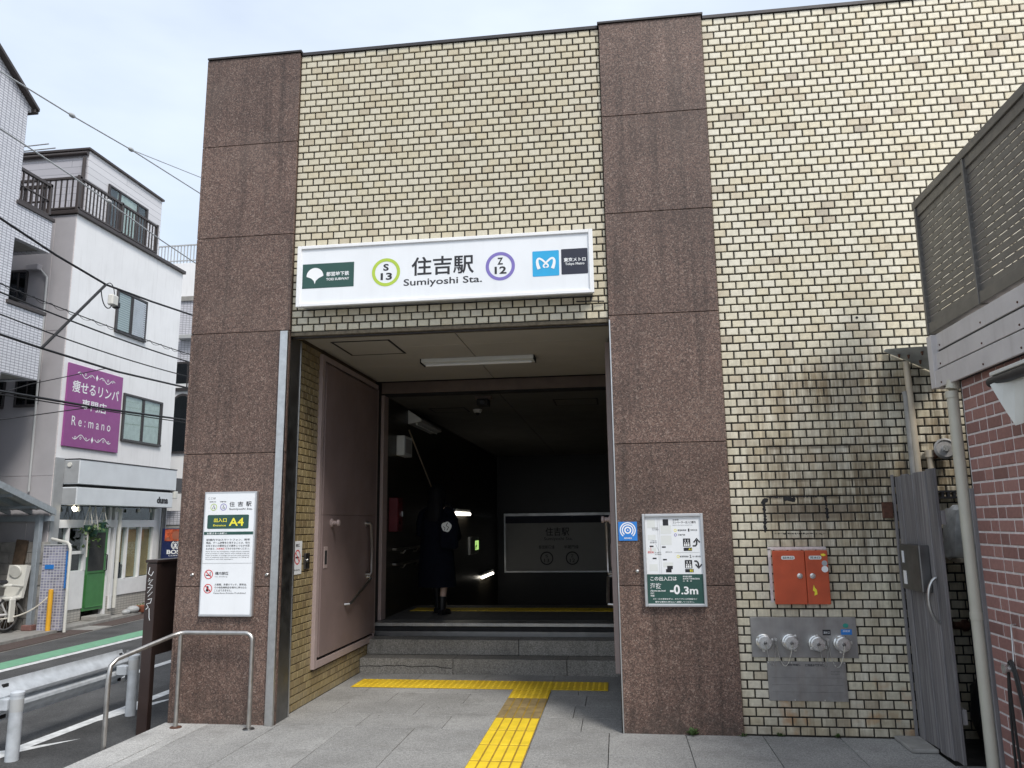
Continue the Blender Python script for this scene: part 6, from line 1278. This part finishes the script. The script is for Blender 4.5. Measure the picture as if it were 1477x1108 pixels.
P = [((0, 0, .90), .12), ((0, 0, 1.10), .11), ((0, -.01, 1.30), .13), ((0, 0, 1.43), .06), ((0, .02, 1.50), .05), ((0, .03, 1.60), .085), ((0, .035, 1.66), .07),
     ((.10, 0, .84), .085), ((.11, .05, .48), .06), ((.11, -.05, .10), .038), ((.11, .06, .03), .034), ((-.10, 0, .84), .085), ((-.10, .12, .49), .06), ((-.09, .20, .10), .038), ((-.09, .31, .03), .034),
     ((.18, 0, 1.38), .055), ((.24, .02, 1.10), .043), ((.16, .24, 1.02), .03), ((.12, .30, 1.03), .026), ((-.18, 0, 1.38), .055), ((-.24, .02, 1.10), .043), ((-.16, .24, 1.02), .03), ((-.12, .30, 1.03), .026)]
E_ = [(0, 1), (1, 2), (2, 3), (3, 4), (4, 5), (5, 6), (0, 7), (7, 8), (8, 9), (9, 10), (0, 11), (11, 12), (12, 13), (13, 14), (2, 15), (15, 16), (16, 17), (17, 18), (2, 19), (19, 20), (20, 21), (21, 22)]
for hnd, sx in ((18, 1), (22, -1)):
    base = P[hnd][0]
    for q, (dx, dz, L) in enumerate(((-.02, .03, .07), (-.005, .035, .08), (.01, .03, .075), (.02, .022, .06), (-.03, .0, .05))):
        n0 = len(P); P.append(((base[0] - sx * (.02), base[1] + .02 + dx * .3, base[2] + dz), .009)); P.append(((base[0] - sx * (.02 + L * .5), base[1] + .035 + dx * .4, base[2] + dz + .01), .0085)); P.append(((base[0] - sx * (.02 + L * .8), base[1] + .01 + dx * .4, base[2] + dz + .015), .0075)); E_ += [(hnd, n0), (n0, n0 + 1), (n0 + 1, n0 + 2)]
skin_body('body', P, E_, m_skin, pe, 1)
def loft(name, rings_, mat_, parent, n=24):
    b = MB(); v = []; fcs = []
    for (cx_, cy_, z_, rx, ry) in rings_:
        for k in range(n): t = 2 * math.pi * k / n; wv = 1 + .03 * math.sin(5 * t + z_ * 4); v.append((cx_ + rx * math.cos(t) * wv, cy_ + ry * math.sin(t) * wv, z_))
    for i in range(len(rings_) - 1):
        for k in range(n): fcs.append((i * n + k, i * n + (k + 1) % n, (i + 1) * n + (k + 1) % n, (i + 1) * n + k))
    b.add(v, fcs); return b.build(name, mat_, parent, True, org=(0, 0, 0))
def fixp(o): o.location = (0, 0, 0); ORG[o] = ORG[pe]; return o
coat = fixp(loft('coat', [(0, .03, .36, .27, .22), (0, .02, .55, .265, .21), (0, .01, .80, .25, .18), (0, 0, 1.02, .225, .155), (0, -.01, 1.22, .225, .155), (0, -.01, 1.32, .205, .14), (0, 0, 1.39, .16, .115), (0, .01, 1.45, .10, .09), (0, .01, 1.49, .07, .075)], m_coat, pe))
for sx in (1, -1): fixp(MB().tube([(sx * .13, 0, 1.39), (sx * .205, 0, 1.33), (sx * .25, .01, 1.20), (sx * .275, .03, 1.08), (sx * .22, .18, 1.02), (sx * .165, .25, 1.02)], [.05, .075, .078, .072, .062, .055], 14).build('sleeve', m_coat, pe, True, org=(0, 0, 0)))
fixp(loft('hair', [(0, -.10, 1.20, .13, .06), (0, -.09, 1.32, .14, .08), (0, -.04, 1.44, .13, .10), (0, .0, 1.54, .12, .12), (0, .012, 1.62, .115, .125), (0, .015, 1.68, .095, .105), (0, .015, 1.72, .06, .07), (0, .015, 1.74, .01, .01)], m_hair, pe))
for x, y, f_ in ((.11, -.03, 0), (-.09, .20, 1)):
    bt = MB().tube([(x + .005, y + (.0 if f_ == 0 else -.06), .24 if f_ == 0 else .40), (x, y - .005, .14), (x, y, .07)], [.058, .052, .05], 14); bt.tube([(x, y - .06, .035), (x, y + .05, .04), (x, y + .16, .028), (x, y + .20, .024)], [.036, .042, .038, .02], 12); bt.cbox(x - .04, x + .04, y - .08, y + .19, .0, .012, .004); fixp(bt.build('boot', m_boot, pe, True, org=(0, 0, 0)))
bg_ = thing('shoulder_bag', 'dark shoulder bag with a round pale emblem carried by the person', 'bag', (-2.25, 10.42, 1.5))
MB().cbox(-2.37, -2.12, 10.36, 10.46, 1.36, 1.78, .03).build('bag', m_coat, bg_); MB().tube([(-2.36, 10.41, 1.76), (-2.36, 10.48, 1.98), (-2.26, 10.52, 1.96), (-2.14, 10.44, 1.76)], .012, 8).build('strap', m_coat, bg_, True)
k = MB(); em = [( -2.265 + (.068 + .006 * math.sin(3 * t)) * math.cos(t), 1.655 + (.066 + .005 * math.cos(5 * t)) * math.sin(t)) for t in [i * .2618 for i in range(24)]]; k.flat(em, (0, 10.357, 0), XU, ZU); e1 = k.build('emblem', m_lgreyp, bg_)
k = MB(); stroke(k, [(-2.25, 1.71), (-2.27, 1.67), (-2.235, 1.65), (-2.26, 1.61)], .010, (0, 10.3555, 0), XU, ZU); stroke(k, [(-2.31, 1.66), (-2.285, 1.64), (-2.295, 1.61)], .008, (0, 10.3555, 0), XU, ZU); k.build('emblem_marks', m_black, e1)
